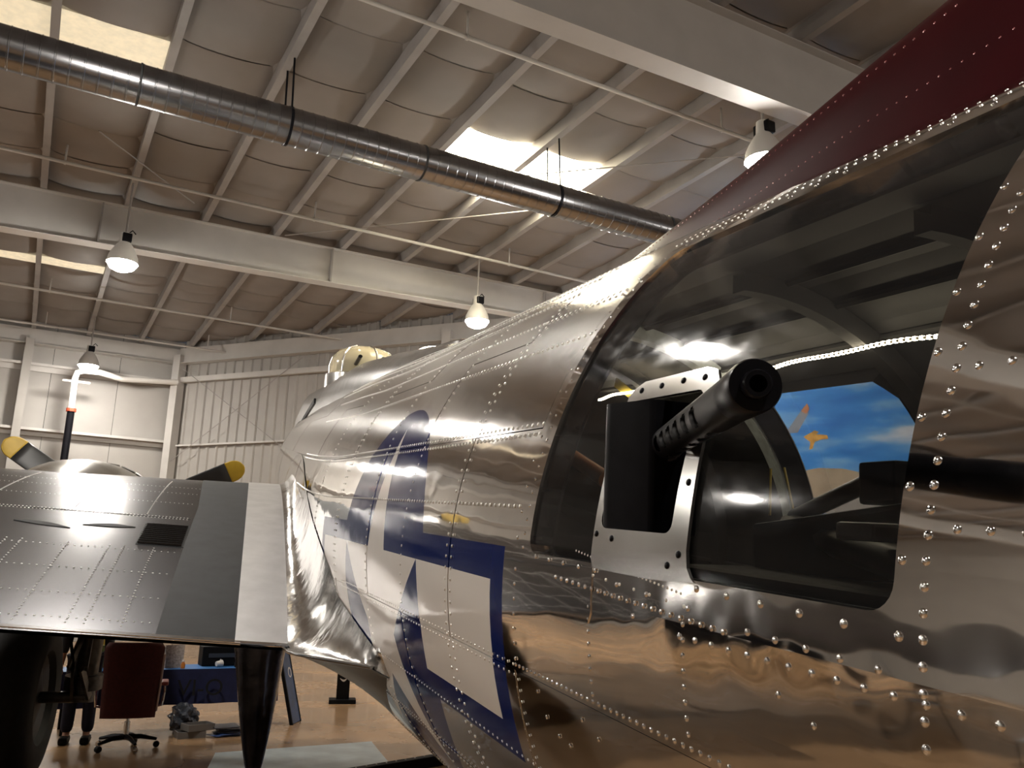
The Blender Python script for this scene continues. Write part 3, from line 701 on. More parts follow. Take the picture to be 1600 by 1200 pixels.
on_wing('walkway', [(4.215, 1.635), (9.0, 1.69), (9.0, 2.12), (7.6, 2.06), (6.4, 2.00), (5.2, 2.0), (4.215, 2.0)], .004, WALK, .05, .05)
on_wing('root_fairing_strip', [(4.21, 1.40), (9.0, 1.42), (9.0, 1.70), (4.21, 1.645)], .011, mat('bright_brushed_strip', (.50, .49, .49), .45, 1, var=.08, vscale=8), .05, .05)
# air slots, louvre, seams and rivets on the port wing
def slot(sa, pa, sb, pb, wd):
    n = 14; out = []
    for i in range(n + 1):
        t = i / n; out.append((sa + (sb - sa) * t + wd * math.sin(math.pi * t), pa + (pb - pa) * t))
    for i in range(n - 1, 0, -1):
        t = i / n; out.append((sa + (sb - sa) * t - wd * .35 * math.sin(math.pi * t), pa + (pb - pa) * t))
    on_wing('air_slot', out, .003, BLACK, .05, .08)
slot(5.70, 3.00, 5.62, 2.67, .05); slot(5.71, 2.62, 5.74, 2.32, .05); slot(5.78, 3.6, 5.72, 3.08, .05)
lv_ = on_wing('louvre_bed', [(5.40, 2.00), (5.87, 2.005), (5.85, 2.275), (5.40, 2.27)], .002, BLACK, .08, .08)
for i in range(11):
    s = 5.425 + i * .04; a, b = wing_up(s, 2.015, .008), wing_up(s, 2.262, .008)
    MB().beam(a, b, .020, .008).build('louvre_slat', WINGM, wg)
m_ = MB()
def wrow(s0, p0, s1, p1, step, r=.0056):
    n = max(1, int(math.hypot(s1 - s0, p1 - p0) / step))
    for i in range(n + 1):
        P = wing_up(s0 + (s1 - s0) * i / n, p0 + (p1 - p0) * i / n, 0); m_.add([P + v * r for v in e8.v], e8.f)
for p in (2.16, 2.32, 2.40, 2.62, 2.86, 2.94, 3.2): wrow(4.3, p, 5.35, p, .035)
for s in (4.35, 4.62, 4.95, 5.3): wrow(s, 2.04, s, 3.4, .035)
for s in (6.02, 6.06): wrow(s, 2.04, s, 3.6, .022)
for p in (2.3, 2.75, 3.3): wrow(6.1, p, 7.6, p, .03)
for s in (6.5, 6.9, 7.2): wrow(s, 2.05, s, 3.8, .03, .0036)

o = m_.build('wing_rivets', MATS['dull_rivet_metal'], wg, True); o['kind'] = 'stuff'
on_wing('skin_seam', [(6.035, 2.02), (6.041, 2.02), (6.041, 4.2), (6.035, 4.2)], .0015, DARKSEAM, .3, .1)
on_wing('trailing_edge_strip', [(4.205, 1.62), (4.235, 1.62), (4.26, 5.0), (4.25, 5.0)], .004, CHROME, .05, .2)

# wing root fillet, hammered from sheet
vs = []; fs = []; NS, NF = 50, 14
def fil(s):
    if s >= 4.2: w0 = wing_up(s, 1.43, .004)
    else:
        q = (4.2 - s) / .85; w0 = V((s, 1.43 - .33 * q ** 1.2, -.545 + .07 * q))
        rr_ = rad_(s); lim = math.sqrt(max(0, rr_ ** 2 - w0.z ** 2)) + .012
        w0.y = max(w0.y, lim)
    zf = w0.z + .30 * min(1, .15 + (s - 3.35) / 1.2); r = rad_(s); th = math.degrees(math.asin(max(-1, min(1, (zf - zc(s)) / r))))
    f0 = surf(s, th, .004); c = V((s, f0.y * .35 + w0.y * .65 - .08 * min(1, max(0, s - 3.35)), w0.z + .01))
    return w0, c, f0
SFI = [3.36 + (9.6 - 3.36) * (i / NS) ** 1.25 for i in range(NS + 1)]
for s in SFI:
    a, c, b = fil(s)
    if s == SFI[0]: a = surf(s - .06, -26, .002); b = surf(s - .05, -20, .002); c = (a + b) / 2
    for k in range(NF + 1): t = k / NF; vs.append(a * (1 - t) ** 2 + c * 2 * t * (1 - t) + b * t * t)
for i in range(NS):
    for k in range(NF): p = i * (NF + 1) + k; fs.append((p, p + 1, p + NF + 2, p + NF + 1))
obj('wing_root_fillet', vs, fs, FAIR, plane, smooth=True)
vs = []; fs = []
for s in SFI:                                  # underside of the fillet, back to the belly
    a, c, b = fil(s); e = surf(s, -52, .003)
    if s == SFI[0]: a = surf(s - .06, -26, .002)
    if s >= 4.2: a = wing_pt(1.43, (9.8 - s) / 5.6, False) if s < 9.6 else a
    for k in range(NF + 1):
        t = k / NF; mid = V((s, (a.y + e.y) / 2 - .03, a.z - .10)); vs.append(a * (1 - t) ** 2 + mid * 2 * t * (1 - t) + e * t * t + V((0, 0, -.004)))
for i in range(NS):
    for k in range(NF): p = i * (NF + 1) + k; fs.append((p, p + NF + 1, p + NF + 2, p + 1))
obj('fillet_underside', vs, fs, mat('mottled_aluminium', (.42, .46, .45), .26, 1, var=.3, vscale=3), plane, smooth=True)  # metal with a faint teal cast and random mottling
vs = []
for s in [3.37 + i * .12 for i in range(8)]: vs.append(fil(s)[0])
MB().tube([v - V((0, 0, .006)) for v in vs] + [V((4.24, 1.62, -.533))], .008, 8).build('fillet_edge', CHROME, plane, True)

# nacelle, cowling and propeller of the inner port engine
NP, NZ = 3.25, -.22
nac = MB().lathe([(.05, 6.7), (.38, 7.4), (.57, 8.0), (.67, 8.6), (.70, 9.2), (.70, 9.8), (.68, 10.35)], (0, NP, NZ), (1, 0, 0), 40).build('engine_nacelle', mat('nacelle_aluminium', (.60, .585, .55), .25, 1, var=.1, vscale=5), plane, True)
MB().lathe([(.62, 10.42), (.67, 10.42), (.69, 10.9), (.67, 11.25), (.60, 11.38), (.50, 11.3)], (0, NP, NZ), (1, 0, 0), 40).build('cowling', MATS['nacelle_aluminium'], nac, True)
for k in range(14):
    a = math.radians(k * 180 / 13); c = V((10.30, NP + (.74 if k > 9 else .675) * math.cos(a), NZ + (.74 if k > 9 else .675) * math.sin(a)))
    MB().box(c, (.26, .15, .012), Matrix.Rotation(a - math.pi / 2, 3, 'X') @ Matrix.Rotation(.22, 3, 'Y')).build('cowl_flap', BLACK if k > 9 else MATS['nacelle_aluminium'], nac)
HUB = V((11.8, 3.28, -.15))
prop = empty('propeller', HUB, 0, plane)
MB().lathe([(.0, .32), (.07, .30), (.11, .18), (.13, .05), (.13, -.25), (.3, -.4), (.3, -.5)], ax=(1, 0, 0), n=24).build('hub', GUNM, prop, True)
BLK = mat('matt_black_blade', (.016, .016, .017), .45, var=.2, vscale=6); YEL = mat('yellow_blade_tip', (.42, .27, .02), .5, var=.12, vscale=8)
def blade(a, r0, r1, n):
    rd = V((0, math.cos(a), math.sin(a))); tn = V((0, -math.sin(a), math.cos(a))); vs = []; fs = []; K = 14
    for i in range(n + 1):
        r = r0 + (r1 - r0) * i / n; q = r / 1.66
        wd = .06 + .115 * min(1, max(0, (q - .1) / .45)) if q < .55 else .175 - .03 * (q - .55) / .45
        if q > .90: wd *= math.sqrt(max(.002, 1 - ((q - .90) / .10) ** 2))
        pit = math.radians(62 - 38 * q); cd_ = tn * math.cos(pit) + V((1, 0, 0)) * math.sin(pit); nn = rd.cross(cd_)
        th = .03 * (1 - q) + .008
        for k in range(K):
            b = 2 * math.pi * k / K; vs.append(rd * r + cd_ * (wd * math.cos(b)) + nn * (th * math.sin(b)))
    for i in range(n):
        for k in range(K): fs.append((i * K + k, i * K + (k + 1) % K, (i + 1) * K + (k + 1) % K, (i + 1) * K + k))
    fs += [tuple(range(K))[::-1], tuple(n * K + k for k in range(K))]; return vs, fs
for k in range(3):
    a = math.radians(33 + 120 * k)
    o = obj('blade', *blade(a, .1, 1.44, 14), BLK, prop, smooth=True); obj('blade_tip', *blade(a, 1.44, 1.659, 10), YEL, prop, smooth=True)

# main wheel and leg
WC = V((8.6, 3.44, -1.66))
wl = empty('landing_gear', WC, 0, plane)
MB().lathe([(.36, -.13), (.40, -.19), (.52, -.215), (.63, -.19), (.685, -.12), (.70, -.05), (.70, .05), (.685, .12), (.63, .19), (.52, .215), (.40, .19), (.36, .13)], ax=(0, 1, 0), n=48).build('tyre', RUBBER, wl, True)
MB().lathe([(0, -.14), (.10, -.15), (.30, -.10), (.37, -.14), (.37, .14), (.30, .10), (.10, .15), (0, .14)], ax=(0, 1, 0), n=32).build('hub', mat('dark_hub', (.06, .06, .06), .4, .5), wl, True)
STEEL = mat('oily_gear_steel', (.10, .095, .09), .42, .6, var=.4, vscale=12)
MB().tube([(.05, -.48, -.05), (.10, -.50, .45), (.12, -.50, .95), (.2, -.5, 1.5)], [.10, .10, .13, .13], 16).build('oleo_leg', STEEL, wl, True)
MB().tube([(0, -.52, 0), (0, 0, 0)], .05, 14).build('axle', STEEL, wl, True)
for a, b in (((-.02, -.48, .0), (-.22, -.46, .28)), ((-.22, -.46, .28), (.02, -.48, .58))):
    for d in (-.07, .07): MB().beam(V(a) + V((0, d, 0)), V(b) + V((0, d * .5, 0)), .025, .07).build('torque_link', STEEL, wl)
MB().lathe([(.10, -.04), (.16, -.04), (.16, .08), (.10, .08)], (.06, -.48, .1), (0, 0, 1), 18).build('collar', STEEL, wl, True)
MB().tube([(-.16, -.47, .05), (-.20, -.38, .5), (-.05, -.45, 1.1)], .014, 8).build('brake_hose', BLACK, wl, True)
MB().tube([(.1, -.5, .7), (-.9, -.5, 1.2)], .04, 12).build('drag_strut', STEEL, wl, True)
# polished tapered fairing hanging below the wing root
vs = []; fs = []; K = 20
for i in range(13):
    q = i / 12; z = -.62 - 1.02 * q; hw = .155 * (1 - q) ** .75 + .035; hd = .20 * (1 - q) + .03; pc = 1.50 - .03 * q
    for k in range(K): a = 2 * math.pi * k / K; vs.append((6.0 + hd * math.sin(a), pc + hw * math.cos(a), z))
for i in range(12):
    for k in range(K): fs.append((i * K + k, (i + 1) * K + k, (i + 1) * K + (k + 1) % K, i * K + (k + 1) % K))
fs.append(tuple(12 * K + k for k in range(K)))
obj('hanging_fairing', vs, fs, mat('smeared_polished_metal', (.075, .09, .135), .2, 1, var=.5, vscale=7, rvar=.1, bump=.4, bscale=8), plane, smooth=True)

# dorsal ridge with radio hatch, top turret
vs = []; fs = []; HS = [(6.0, 1.36, .30), (6.5, 1.50, .36), (7.4, 1.62, .42), (8.4, 1.755, .46), (9.4, 1.87, .50), (11, 2.08, .52), (13, 2.22, .56), (14.4, 2.30, .60), (16.5, 2.42, .72), (18, 2.2, .74), (19.2, 1.7, .7)]; NV = 14
for s, zt, hw in HS:
    z0 = zc(s) + rad_(s) * .70
    for k in range(NV + 1):
        a = math.pi * k / NV; vs.append((s, hw * 1.35 * math.copysign(abs(math.cos(a)) ** .7, math.cos(a)), z0 + (zt - z0) * math.sin(a) ** .7))
for i in range(len(HS) - 1):
    for k in range(NV): p = i * (NV + 1) + k; fs.append((p, p + 1, p + NV + 2, p + NV + 1))
fs.append(tuple(range(NV + 1)))
obj('dorsal_ridge', vs, fs, mat('scuffed_aluminium', (.52, .515, .51), .24, 1, var=.15, vscale=5, bump=.25, bscale=4), plane, smooth=True)
hp = []
for i in range(25):
    a = 2 * math.pi * i / 24; s = 7.45 + .72 * math.cos(a); hp.append(V((s, .30 * math.sin(a), 1.62 + .135 * (s - 7.4) + .02 - .12 * (math.sin(a) ** 2))))
MB().tube(hp, .035, 8).build('hatch_rim', ALU, plane, True)
MB().add([p + V((0, 0, -.005)) for p in hp[:24]], [tuple(range(24))]).build('hatch_opening', BLACK, plane)
tur = empty('top_turret', (15, 0, 2.28), 0, plane); tur.scale = (1.2, 1.18, 1.0)
MB().lathe([(.56, -.2), (.56, .12), (.53, .14), (.50, .14)], n=36).build('turret_ring', ALU, tur, True)
DOME = bpy.data.materials.new('dome_plexiglass'); DOME.use_nodes = True
b_ = DOME.node_tree.nodes['Principled BSDF']; b_.inputs['Base Color'].default_value = (.75, .66, .45, 1); b_.inputs['Roughness'].default_value = .08; b_.inputs['Alpha'].default_value = .4
MB().lathe([(.50, .14), (.50, .32), (.46, .47), (.37, .58), (.22, .65), (0, .67)], n=36).build('dome', DOME, tur, True)
for k in range(6):
    a = 2 * math.pi * k / 6 + .3; MB().tube([V((r * math.cos(a), r * math.sin(a), z)) for r, z in ((.505, .14), (.505, .32), (.465, .47), (.375, .585), (.2, .66))], .014, 6).build('dome_frame', ALU, tur)
for y in (-.16, .16): MB().tube([(-.2, y, .26), (-1.0, y, .30)], .03, 12).build('turret_gun', GUNM, tur, True)
MB().lathe([(.40, .1), (.40, .35), (.25, .42), (0, .42)], n=20).build('turret_gear', DARKIN, tur, True)
MB().beam((16.3, .95, 1.61), (12.2, .94, 1.60), .03, .07).build('cockpit_window', BLACK, plane)

# ------------------------------------------------------------------ things on the floor under the wing
NAVY = mat('navy_tablecloth', (.006, .010, .055), .8, var=.2, vscale=12); SKYB = mat('light_blue_tabletop', (.035, .16, .42), .45, var=.1, vscale=10)
tb = tag(empty('display_table', (1.83, 11.75, 0)), 'long table with blue top and navy cloth under the wing', 'table')
MB().box((0, 0, .685), (2.5, .62, .03), bev=.006).build('table_top', SKYB, tb)
vs = []; fs = []; nx = 50
for j in range(7):
    for i in range(nx + 1):
        x = -1.25 + 2.5 * i / nx; q = j / 6; vs.append((x, -.315 - .012 - .018 * q * (1 + math.sin(x * 17 + .6 * math.sin(x * 5))), .698 - .40 * q))
for j in range(6):
    for i in range(nx): p = j * (nx + 1) + i; fs.append((p, p + 1, p + nx + 2, p + nx + 1))
obj('cloth', vs, fs, NAVY, tb, smooth=True)
for x in (-1.15, 1.15):
    for y in (-.25, .25): MB().tube([(x, y, 0), (x, y, .67)], .017, 8).build('leg', GUNM, tb, True)
fc = bpy.data.curves.new('lettering', 'FONT'); fc.body = 'VI-O'; fc.size = .27; fc.extrude = .002; fc.materials.append(mat('black_lettering', (.002, .002, .004), .8))
tmp = bpy.data.objects.new('tmp', fc); COL.objects.link(tmp); bpy.context.view_layer.update(); lme = bpy.data.meshes.new_from_object(tmp.evaluated_get(bpy.context.evaluated_depsgraph_get())); bpy.data.objects.remove(tmp); bpy.data.curves.remove(fc)
lt = bpy.data.objects.new('lettering', lme); COL.objects.link(lt); lt.parent = tb; lt.location = (.02, -.40, .40); lt.rotation_euler = (math.radians(88), 0, math.radians(-1))
# office chair seen from behind
ch = tag(empty('office_chair', (1.24, 10.45, 0), math.radians(-8)), 'dark red office chair with chrome base seen from behind under wing', 'chair')
CRED = mat('dark_red_upholstery', (.085, .012, .012), .7, var=.2, vscale=40)
vs = []; fs = []; nx, nz = 10, 14; ver = []
for f in (0, 1):
    for j in range(nz + 1):
        for i in range(nx + 1):
            u_, v_ = i / nx * 2 - 1, j / nz; hw = .295 * (1 - .10 * (1 - v_)) ; cr_ = .06
            x = u_ * hw; z = .34 + .76 * v_
            if v_ > .93: x *= 1 - .12 * ((v_ - .93) / .07) ** 2
            y = -.30 - .10 * v_ + .05 * u_ * u_ + (.09 if f else 0) * (1 - .7 * max(abs(u_) ** 6, abs(2 * v_ - 1) ** 8))
            vs.append((x, y, z))
n1 = (nx + 1) * (nz + 1)
for j in range(nz):
    for i in range(nx):
        p = j * (nx + 1) + i; fs.append((p, p + 1, p + nx + 2, p + nx + 1)); q = p + n1; fs.append((q, q + nx + 1, q + nx + 2, q + 1))
bd = [i for i in range(nx + 1)] + [j * (nx + 1) + nx for j in range(1, nz + 1)] + [nz * (nx + 1) + i for i in range(nx - 1, -1, -1)] + [j * (nx + 1) for j in range(nz - 1, 0, -1)]
for k in range(len(bd)): a, b = bd[k], bd[(k + 1) % len(bd)]; fs.append((b, a, a + n1, b + n1))
obj('backrest', vs, fs, CRED, ch, smooth=True)
MB().box((0, 0, .47), (.54, .52, .10), bev=.04).build('seat', CRED, ch)
MB().tube([(.295, -.36, .98), (.285, -.30, .64), (.27, -.25, .40)], .010, 8).build('piping', mat('pale_piping', (.55, .42, .40), .5), ch, True)
for sx in (-1, 1):
    a = MB().box((sx * .33, -.02, .665), (.075, .30, .04), bev=.015).build('armrest', mat('red_armrest', (.30, .07, .06), .45), ch)
    MB().tube([(sx * .33, -.14, .65), (sx * .335, -.17, .58), (sx * .32, -.16, .45), (sx * .2, -.1, .42)], .014, 8).build('arm_support', CHROME, a, True)
MB().tube([(0, 0, .09), (0, 0, .27)], .03, 12).tube([(0, 0, .27), (0, 0, .43)], .018, 12).build('gas_post', CHROME, ch, True)
for k in range(5):
    a = math.radians(-70 + 72 * k); e = V((math.cos(a) * .31, math.sin(a) * .31, .085))
    lg = MB().tube([(0, 0, .12), e * .5 + V((0, 0, .075)), e], [.03, .024, .016], 8).build('base_leg', GUNM, ch, True)
    MB().lathe([(.0, -.025), (.03, -.024), (.034, 0), (.03, .024), (0, .025)], (e.x, e.y, .034), (math.sin(a), -math.cos(a), 0), 14).build('caster', CHROME if k in (0, 3) else BLACK, lg, True)
# goods on and below the table
def solid(name, label, cat, loc, builder, m, rz=0, group=None):
    o = builder.build(name, m, None, False); o.location = loc; o.rotation_euler = (0, 0, rz); return tag(o, label, cat, group)
OLIVE = mat('olive_card', (.16, .17, .04), .6); PAPER = mat('speckled_paper', (.38, .33, .30), .8, var=.4, vscale=40)
bx = tag(empty('olive_box', (1.06, 11.9, .70)), 'olive green box on the table end beside the chair', 'box'); MB().box((0, 0, .12), (.24, .16, .24), bev=.008).build('carton', OLIVE, bx); MB().box((0, 0, .246), (.25, .17, .02), bev=.004).build('lid', OLIVE, bx)
bg = tag(empty('paper_bag', (1.83, 11.66, .70)), 'pale speckled paper bag standing on the table', 'bag')
MB().add([(-.10, -.06, 0), (.10, -.06, 0), (.10, .06, 0), (-.10, .06, 0), (-.115, -.05, .26), (.105, -.045, .27), (.11, .05, .27), (-.11, .05, .26)], [(0, 1, 5, 4), (1, 2, 6, 5), (2, 3, 7, 6), (3, 0, 4, 7), (3, 2, 1, 0)]).build('paper_body', PAPER, bg)
MB().tube([(-.05, -.05, .26), (-.04, -.05, .33), (.04, -.05, .33), (.05, -.05, .27)], .006, 6).build('handle', PAPER, bg)
bt = tag(empty('small_bottle', (1.92, 11.52, .70)), 'small orange bottle in front of the paper bag', 'bottle')
MB().lathe([(0, 0), (.025, 0), (.027, .05), (.015, .07), (.014, .08)], n=14).build('bottle_body', mat('orange_plastic', (.5, .16, .02), .4), bt, True); MB().lathe([(.016, .078), (.016, .1), (0, .1)], n=12).build('cap', PVC, bt)
bb = tag(empty('equipment_case', (2.55, 11.86, .70)), 'black equipment case on the table under the wing', 'case')
MB().box((0, 0, .12), (.75, .28, .24), bev=.015).build('case_body', BLACK, bb); MB().box((0, -.145, .13), (.60, .01, .05)).build('vent_strip', mat('dark_blue_grey', (.03, .04, .06), .5), bb); MB().tube([(-.1, 0, .24), (-.1, 0, .28), (.1, 0, .28), (.1, 0, .24)], .01, 8).build('handle', GUNM, bb)
cp = tag(empty('white_cup', (2.32, 11.56, .70)), 'white cup lying near the black case', 'cup'); MB().lathe([(0, 0), (.03, 0), (.04, .08), (.036, .08), (.027, .006), (0, .006)], (0, 0, .04), (1, .3, .1), 16).build('cup_body', PVC, cp, True)
MB().tube([(.04, .0, .075), (.05, .01, .095), (.065, .01, .08)], .005, 6).build('handle', PVC, cp)
hs = tag(empty('black_headset', (2.62, 11.52, .70)), 'small black headset on the table edge', 'headset'); MB().tube([(.07 * math.cos(a), 0, .02 + .07 * math.sin(a)) for a in [math.pi * i / 10 for i in range(11)]], .008, 8).build('band', BLACK, hs, True)
for sx in (-.07, .07): MB().lathe([(0, -.015), (.03, -.012), (.03, .012), (0, .015)], (sx, 0, .03), (1, 0, 0), 14).build('ear_pad', BLACK, hs, True)
pb = tag(empty('plastic_bag', (1.95, 11.25, 0)), 'crumpled clear plastic bag on the floor by the chair', 'bag')
bm = bmesh.new(); bmesh.ops.create_icosphere(bm, subdivisions=4, radius=.16)
for v in bm.verts:
    k = 1 + .16 * math.sin(v.co.x * 37 + 2 * math.sin(v.co.z * 29)) * math.sin(v.co.y * 33) + .08 * math.sin(v.co.z * 61 + v.co.x * 40)
    v.co = V((v.co.x * k, v.co.y * k, max(0, v.co.z * k * 1.05 + .165)))
me = bpy.data.meshes.new('bag'); bm.to_mesh(me); bm.free(); me.materials.append(mat('grey_film', (.07, .08, .10), .18)); o = bpy.data.objects.new('film', me); COL.objects.link(o); o.parent = pb
MB().box((0, 0, .03), (.2, .16, .06)).build('contents', BLACK, pb)
for z, x, r, lb in ((0, 1.98, .05, 'grey shallow tray on the floor, lower one'), (.075, 2.06, .25, 'grey shallow tray leaning on the lower one')):
    t = tag(empty('floor_tray', (x, 10.95, z), r), lb, 'tray', 'grey trays by the plastic bag'); TR = mat('grey_tray', (.17, .16, .15), .6)
    MB().box((0, 0, .006), (.30, .22, .012)).build('tray_base', TR, t)
    for c, d in (((0, -.11, .035), (.30, .01, .07)), ((0, .11, .035), (.30, .01, .07)), ((-.15, 0, .035), (.01, .22, .07)), ((.15, 0, .035), (.01, .22, .07))): MB().box(c, d).build('tray_side', TR, t)
for i in range(9):
    o = MB().box((0, 0, 0), (.30, .21, .008)).build('magazine', mat('blue_cover', (.06, .12, .34), .3) if i < 4 else mat('dark_cover', (.015, .018, .03), .25), None)
    o.location = (2.38 + random.uniform(-.05, .06), 10.95 + random.uniform(-.05, .05),   .006 + i * .0105); o.rotation_euler = (0, 0, random.uniform(-.5, .5))
    if i > 7: o.rotation_euler.x = .08; o.location.z += .012
    tag(o, {0: 'blue covered magazine at the very bottom of the floor pile', 8: 'dark tilted magazine lying on top of the floor pile'}.get(i, ('blue' if i < 4 else 'dark') + ' covered magazine in the middle of the floor pile'), 'magazine', 'magazines piled on the floor by the table')
bd_ = tag(empty('leaning_board', (3.36, 11.55, 0), math.radians(58)), 'blue display board leaning beside the table end', 'board')
MB().box((0, .10, .44), (.34, .03, .90), Matrix.Rotation(-.26, 3, 'X')).build('panel', mat('blue_board', (.012, .05, .15), .4, var=.4, vscale=6), bd_)
MB().box((-.18, .10, .44), (.03, .04, .92), Matrix.Rotation(-.26, 3, 'X')).box((.18, .10, .44), (.03, .04, .92), Matrix.Rotation(-.26, 3, 'X')).build('board_frame', BLACK, bd_)
MB().lathe([(.05, 0), (.065, .003), (.065, .006), (.05, .006)], (-.05, .10, .62), (0, -1, .26), 20).build('round_mark', PVC, bd_)
sd_ = tag(empty('sign_stand', (4.55, 13.2, 0), math.radians(-18)), 'black floor stand with a white curved mark', 'stand')
MB().box((0, 0, .03), (.40, .30, .06), bev=.006).build('base', BLACK, sd_); MB().box((0, 0, .25), (.19, .14, .40), bev=.004).build('post', BLACK, sd_)
vs = []
for i in range(13):
    q = i / 12; x = -.055 + .11 * q; z = .36 - .045 * math.sin(math.pi * q * .9) + .02 * q; t_ = .004 + .011 * math.sin(math.pi * q)
    vs += [(x, -.0725, z + t_), (x, -.0725, z - t_)]
obj('curved_mark', vs, [(2 * i, 2 * i + 1, 2 * i + 3, 2 * i + 2) for i in range(12)], PVC, sd_)
mt_ = tag(empty('floor_mat', (2.7, 9.1, 0)), 'pale grey mat lying on the tan floor', 'mat')
MB().add([(-1.1, -.85, .012), (.78, -.62, .012), (1.08, .77, .012), (-.65, .72, .012), (-1.1, -.85, 0), (.78, -.62, 0), (1.08, .77, 0), (-.65, .72, 0)], [(0, 1, 2, 3), (4, 5, 1, 0), (5, 6, 2, 1), (6, 7, 3, 2), (7, 4, 0, 3)]).build('sheet', mat('pale_mat', (.55, .62, .62), .35, var=.25, vscale=3), mt_)
kb = tag(empty('studded_barrier', (3.6, 8.32, 0), math.radians(18)), 'low black barrier bar with bright studs beneath the fuselage', 'barrier')
MB().box((0, 0, .05), (1.9, .10, .10), bev=.008).build('bar', BLACK, kb)
for i in range(16): MB().lathe([(.009, 0), (.007, .006), (0, .008)], (-.9 + i * .12, 0, .099), (0, 0, 1), 10).build('stud', PVC, kb)
# standing person mostly hidden behind the landing gear
SKINM = mat('skin_tone', (.52, .27, .17), .5); JEAN = mat('navy_cloth', (.008, .010, .03), .8, var=.2, vscale=30); SHIRT = mat('dark_shirt', (.02, .022, .03), .8)
def skinned(name, joints, edges, m, parent, root=0, sub=2):
    me = bpy.data.meshes.new(name); me.from_pydata([j[0] for j in joints], edges, []); o = bpy.data.objects.new(name, me); COL.objects.link(o); o.parent = parent; me.materials.append(m)
    md = o.modifiers.new('skin', 'SKIN'); md.use_smooth_shade = True
    for i, j in enumerate(joints): me.skin_vertices[0].data[i].radius = (j[1], j[2] if len(j) > 2 else j[1])
    me.skin_vertices[0].data[root].use_root = True
    sb = o.modifiers.new('sub', 'SUBSURF'); sb.levels = sub; sb.render_levels = sub; return o
ps = tag(empty('person', (.80, 11.0, 0), math.radians(-100)), 'person in dark shirt and navy trousers standing behind the landing gear', 'person')
J = [((0, 0, .95), .13, .10), ((0, 0, 1.12), .125, .095), ((0, 0, 1.32), .15, .105), ((0, 0, 1.45), .10, .08), ((0, .0, 1.52), .055), ((.01, 0, 1.60), .075, .08), ((.02, 0, 1.70), .085, .095), ((.01, 0, 1.78), .05, .06)]
Ed = [(i, i + 1) for i in range(7)]
for sy in (-1, 1):
    n = len(J); J += [((0, sy * .17, 1.42), .06), ((-.02, sy * .215, 1.14), .045), ((.03, sy * .225, .90), .031), ((.045, sy * .225, .83), .034, .018), ((.05, sy * .225, .79), .03, .016)]
    Ed += [(3, n), (n, n + 1), (n + 1, n + 2), (n + 2, n + 3), (n + 3, n + 4)]
    n = len(J); J += [((0, sy * .09, .90), .085), ((.01, sy * .095, .50), .055), ((-.01, sy * .10, .10), .04), ((.05, sy * .10, .035), .035), ((.15, sy * .11, .03), .03)]
    Ed += [(0, n), (n, n + 1), (n + 1, n + 2), (n + 2, n + 3), (n + 3, n + 4)]
body = skinned('body', J, Ed, SKINM, ps)
for sy in (-1, 1):
    for k, (dx, L_) in enumerate(((-.027, .060), (-.009, .075), (.010, .080), (.028, .070))):
        x0 = .05 + dx; skinned('finger', [((x0, sy * .225, .79), .0085), ((x0 + .004, sy * .222, .79 - L_ * .5), .0085), ((x0 + .002, sy * .210, .79 - L_), .007)], [(0, 1), (1, 2)], SKINM, body, 0, 1)
    skinned('thumb', [((.07, sy * .22, .835), .010), ((.098, sy * .215, .80), .0095), ((.104, sy * .208, .775), .008)], [(0, 1), (1, 2)], SKINM, body, 0, 1)
skinned('trousers', [((0, 0, .97), .155, .12)] + [x for sy in (-1, 1) for x in (((0, sy * .09, .88), .105), ((.01, sy * .097, .50), .078), ((-.01, sy * .105, .09), .068))], [(0, 1), (1, 2), (2, 3), (0, 4), (4, 5), (5, 6)], JEAN, ps)
skinned('shirt', [((0, 0, .93), .155, .125), ((0, 0, 1.12), .15, .12), ((0, 0, 1.32), .175, .13), ((0, 0, 1.45), .12, .10)] + [x for sy in (-1, 1) for x in (((0, sy * .17, 1.42), .078), ((-.02, sy * .217, 1.14), .06), ((.028, sy * .226, .92), .046))], [(0, 1), (1, 2), (2, 3), (3, 4), (4, 5), (5, 6), (3, 7), (7, 8), (8, 9)], SHIRT, ps)
for sy in (-1, 1): MB().box((.06, sy * .105, .04), (.27, .095, .08), bev=.03).build('shoe', BLACK, ps)
HAIR = mat('dark_hair', (.02, .014, .01), .6)
bm = bmesh.new(); bmesh.ops.create_uvsphere(bm, u_segments=20, v_segments=12, radius=1)
bmesh.ops.delete(bm, geom=[v for v in bm.verts if v.co.z < -.15 + .7 * max(0, v.co.x)], context='VERTS')
me = bpy.data.meshes.new('hair'); bm.to_mesh(me); bm.free(); me.materials.append(HAIR); o = bpy.data.objects.new('hair', me); COL.objects.link(o); o.parent = ps; o.location = (.0, 0, 1.71); o.scale = (.105, .092, .115)
for sy in (-1, 1):
    MB().lathe([(0, -.006), (.011, 0), (0, .008)], (.100, sy * .032, 1.685), (1, 0, 0), 12).build('eye', PVC, body, True); MB().lathe([(.03, -.01), (.026, .01), (0, .012)], (.01, sy * .088, 1.67), (0, sy, 0), 12).build('ear', SKINM, body, True)
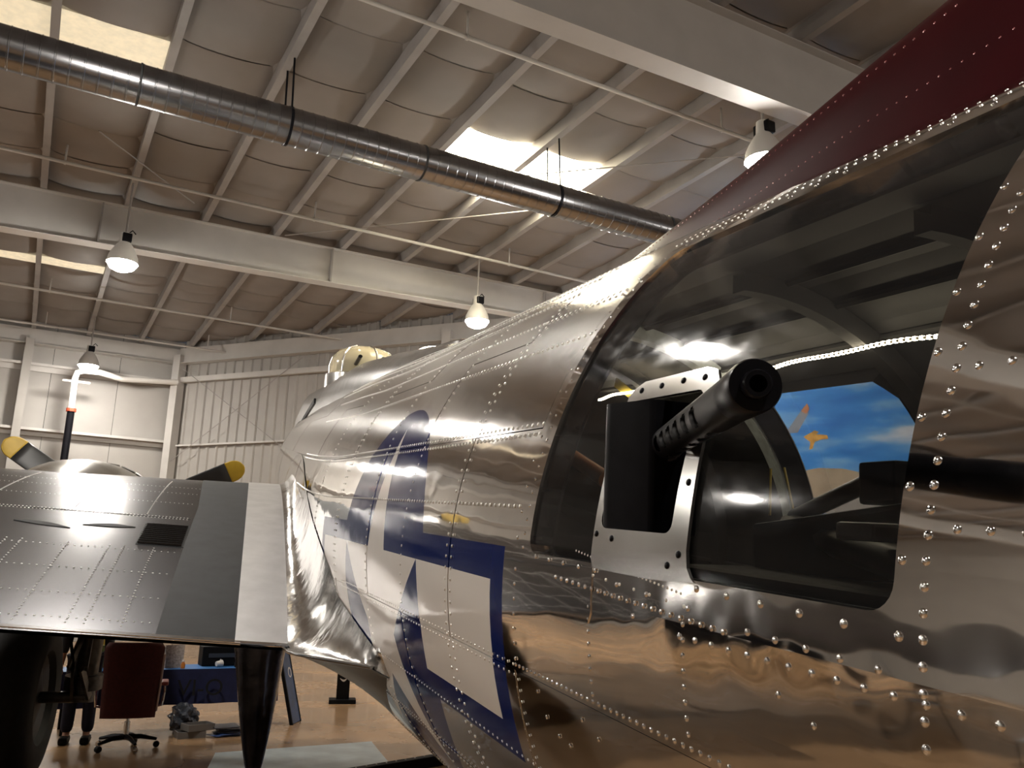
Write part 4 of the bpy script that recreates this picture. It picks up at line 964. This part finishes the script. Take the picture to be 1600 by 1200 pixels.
MB().tube([(.10, 0, 1.69), (.122, 0, 1.655), (.10, 0, 1.645)], [.008, .014, .008], 8).build('nose', SKINM, body, True); MB().box((.100, 0, 1.615), (.008, .045, .010), bev=.003).build('mouth', mat('lips', (.35, .12, .1), .5), body)

# ------------------------------------------------------------------ things out of frame that the polished skin mirrors
GP = mat('grey_plastic', (.30, .30, .31), .4)
def plastic_chair(loc, rz, label):
    c = tag(empty('plastic_chair', loc, rz), label, 'chair', 'grey plastic chairs beside the wing')
    MB().box((0, 0, .45), (.44, .42, .025), bev=.01).build('seat', GP, c); MB().box((0, .21, .70), (.42, .025, .36), Matrix.Rotation(-.12, 3, 'X'), .01).build('backrest', GP, c)
    for x in (-.2, .2):
        for y in (-.19, .19): MB().tube([(x * 1.1, y * 1.15, 0), (x, y, .45)] + ([(x, y + .03, .75)] if y > 0 else []), .011, 8).build('leg', BLACK, c, True)
for i, (x, y, r) in enumerate(((-3.3, 6.6, 2.2), (-4.3, 7.9, .4), (-3.6, 5.4, 2.9), (-5.2, 6.6, -1.6))): plastic_chair((x, y, 0), r, ('chair turned to the fuselage', 'chair nearest the wing edge', 'chair nearest the camera', 'outermost chair')[i].replace('chair', 'grey plastic chair mirrored in the skin,', 1))
wt = tag(empty('white_table', (-6.0, 11.4, 0), .25), 'white folding table mirrored in the lower fuselage', 'table')
MB().box((0, 0, .73), (3.4, .8, .035), bev=.01).build('table_top', mat('white_laminate', (.7, .69, .67), .3), wt)
for x in (-1.5, 1.5):
    for y in (-.28, .28): MB().tube([(x, y, 0), (x, y, .72)], .015, 8).build('leg', GUNM, wt, True)

cs = tag(empty('added_cabinet', (-6.4, 16.2, 0), .3), 'black wheeled cabinet added out of view to mirror dark in the fuselage', 'cabinet')  # unseen dark block, added so the polished skin mirrors a dark band
MB().box((0, 0, .65), (3.2, .8, 1.1), bev=.02).build('cabinet_body', BLACK, cs)
for z in (.3, .55, .8, 1.02): MB().box((0, -.41, z), (2.4, .03, .2), bev=.008).build('drawer', GUNM, cs)
for x in (-1.1, 1.1):
    for y in (-.3, .3): MB().lathe([(0, -.02), (.05, -.02), (.05, .02), (0, .02)], (x, y, .05), (0, 1, 0), 14).build('wheel', RUBBER, cs)
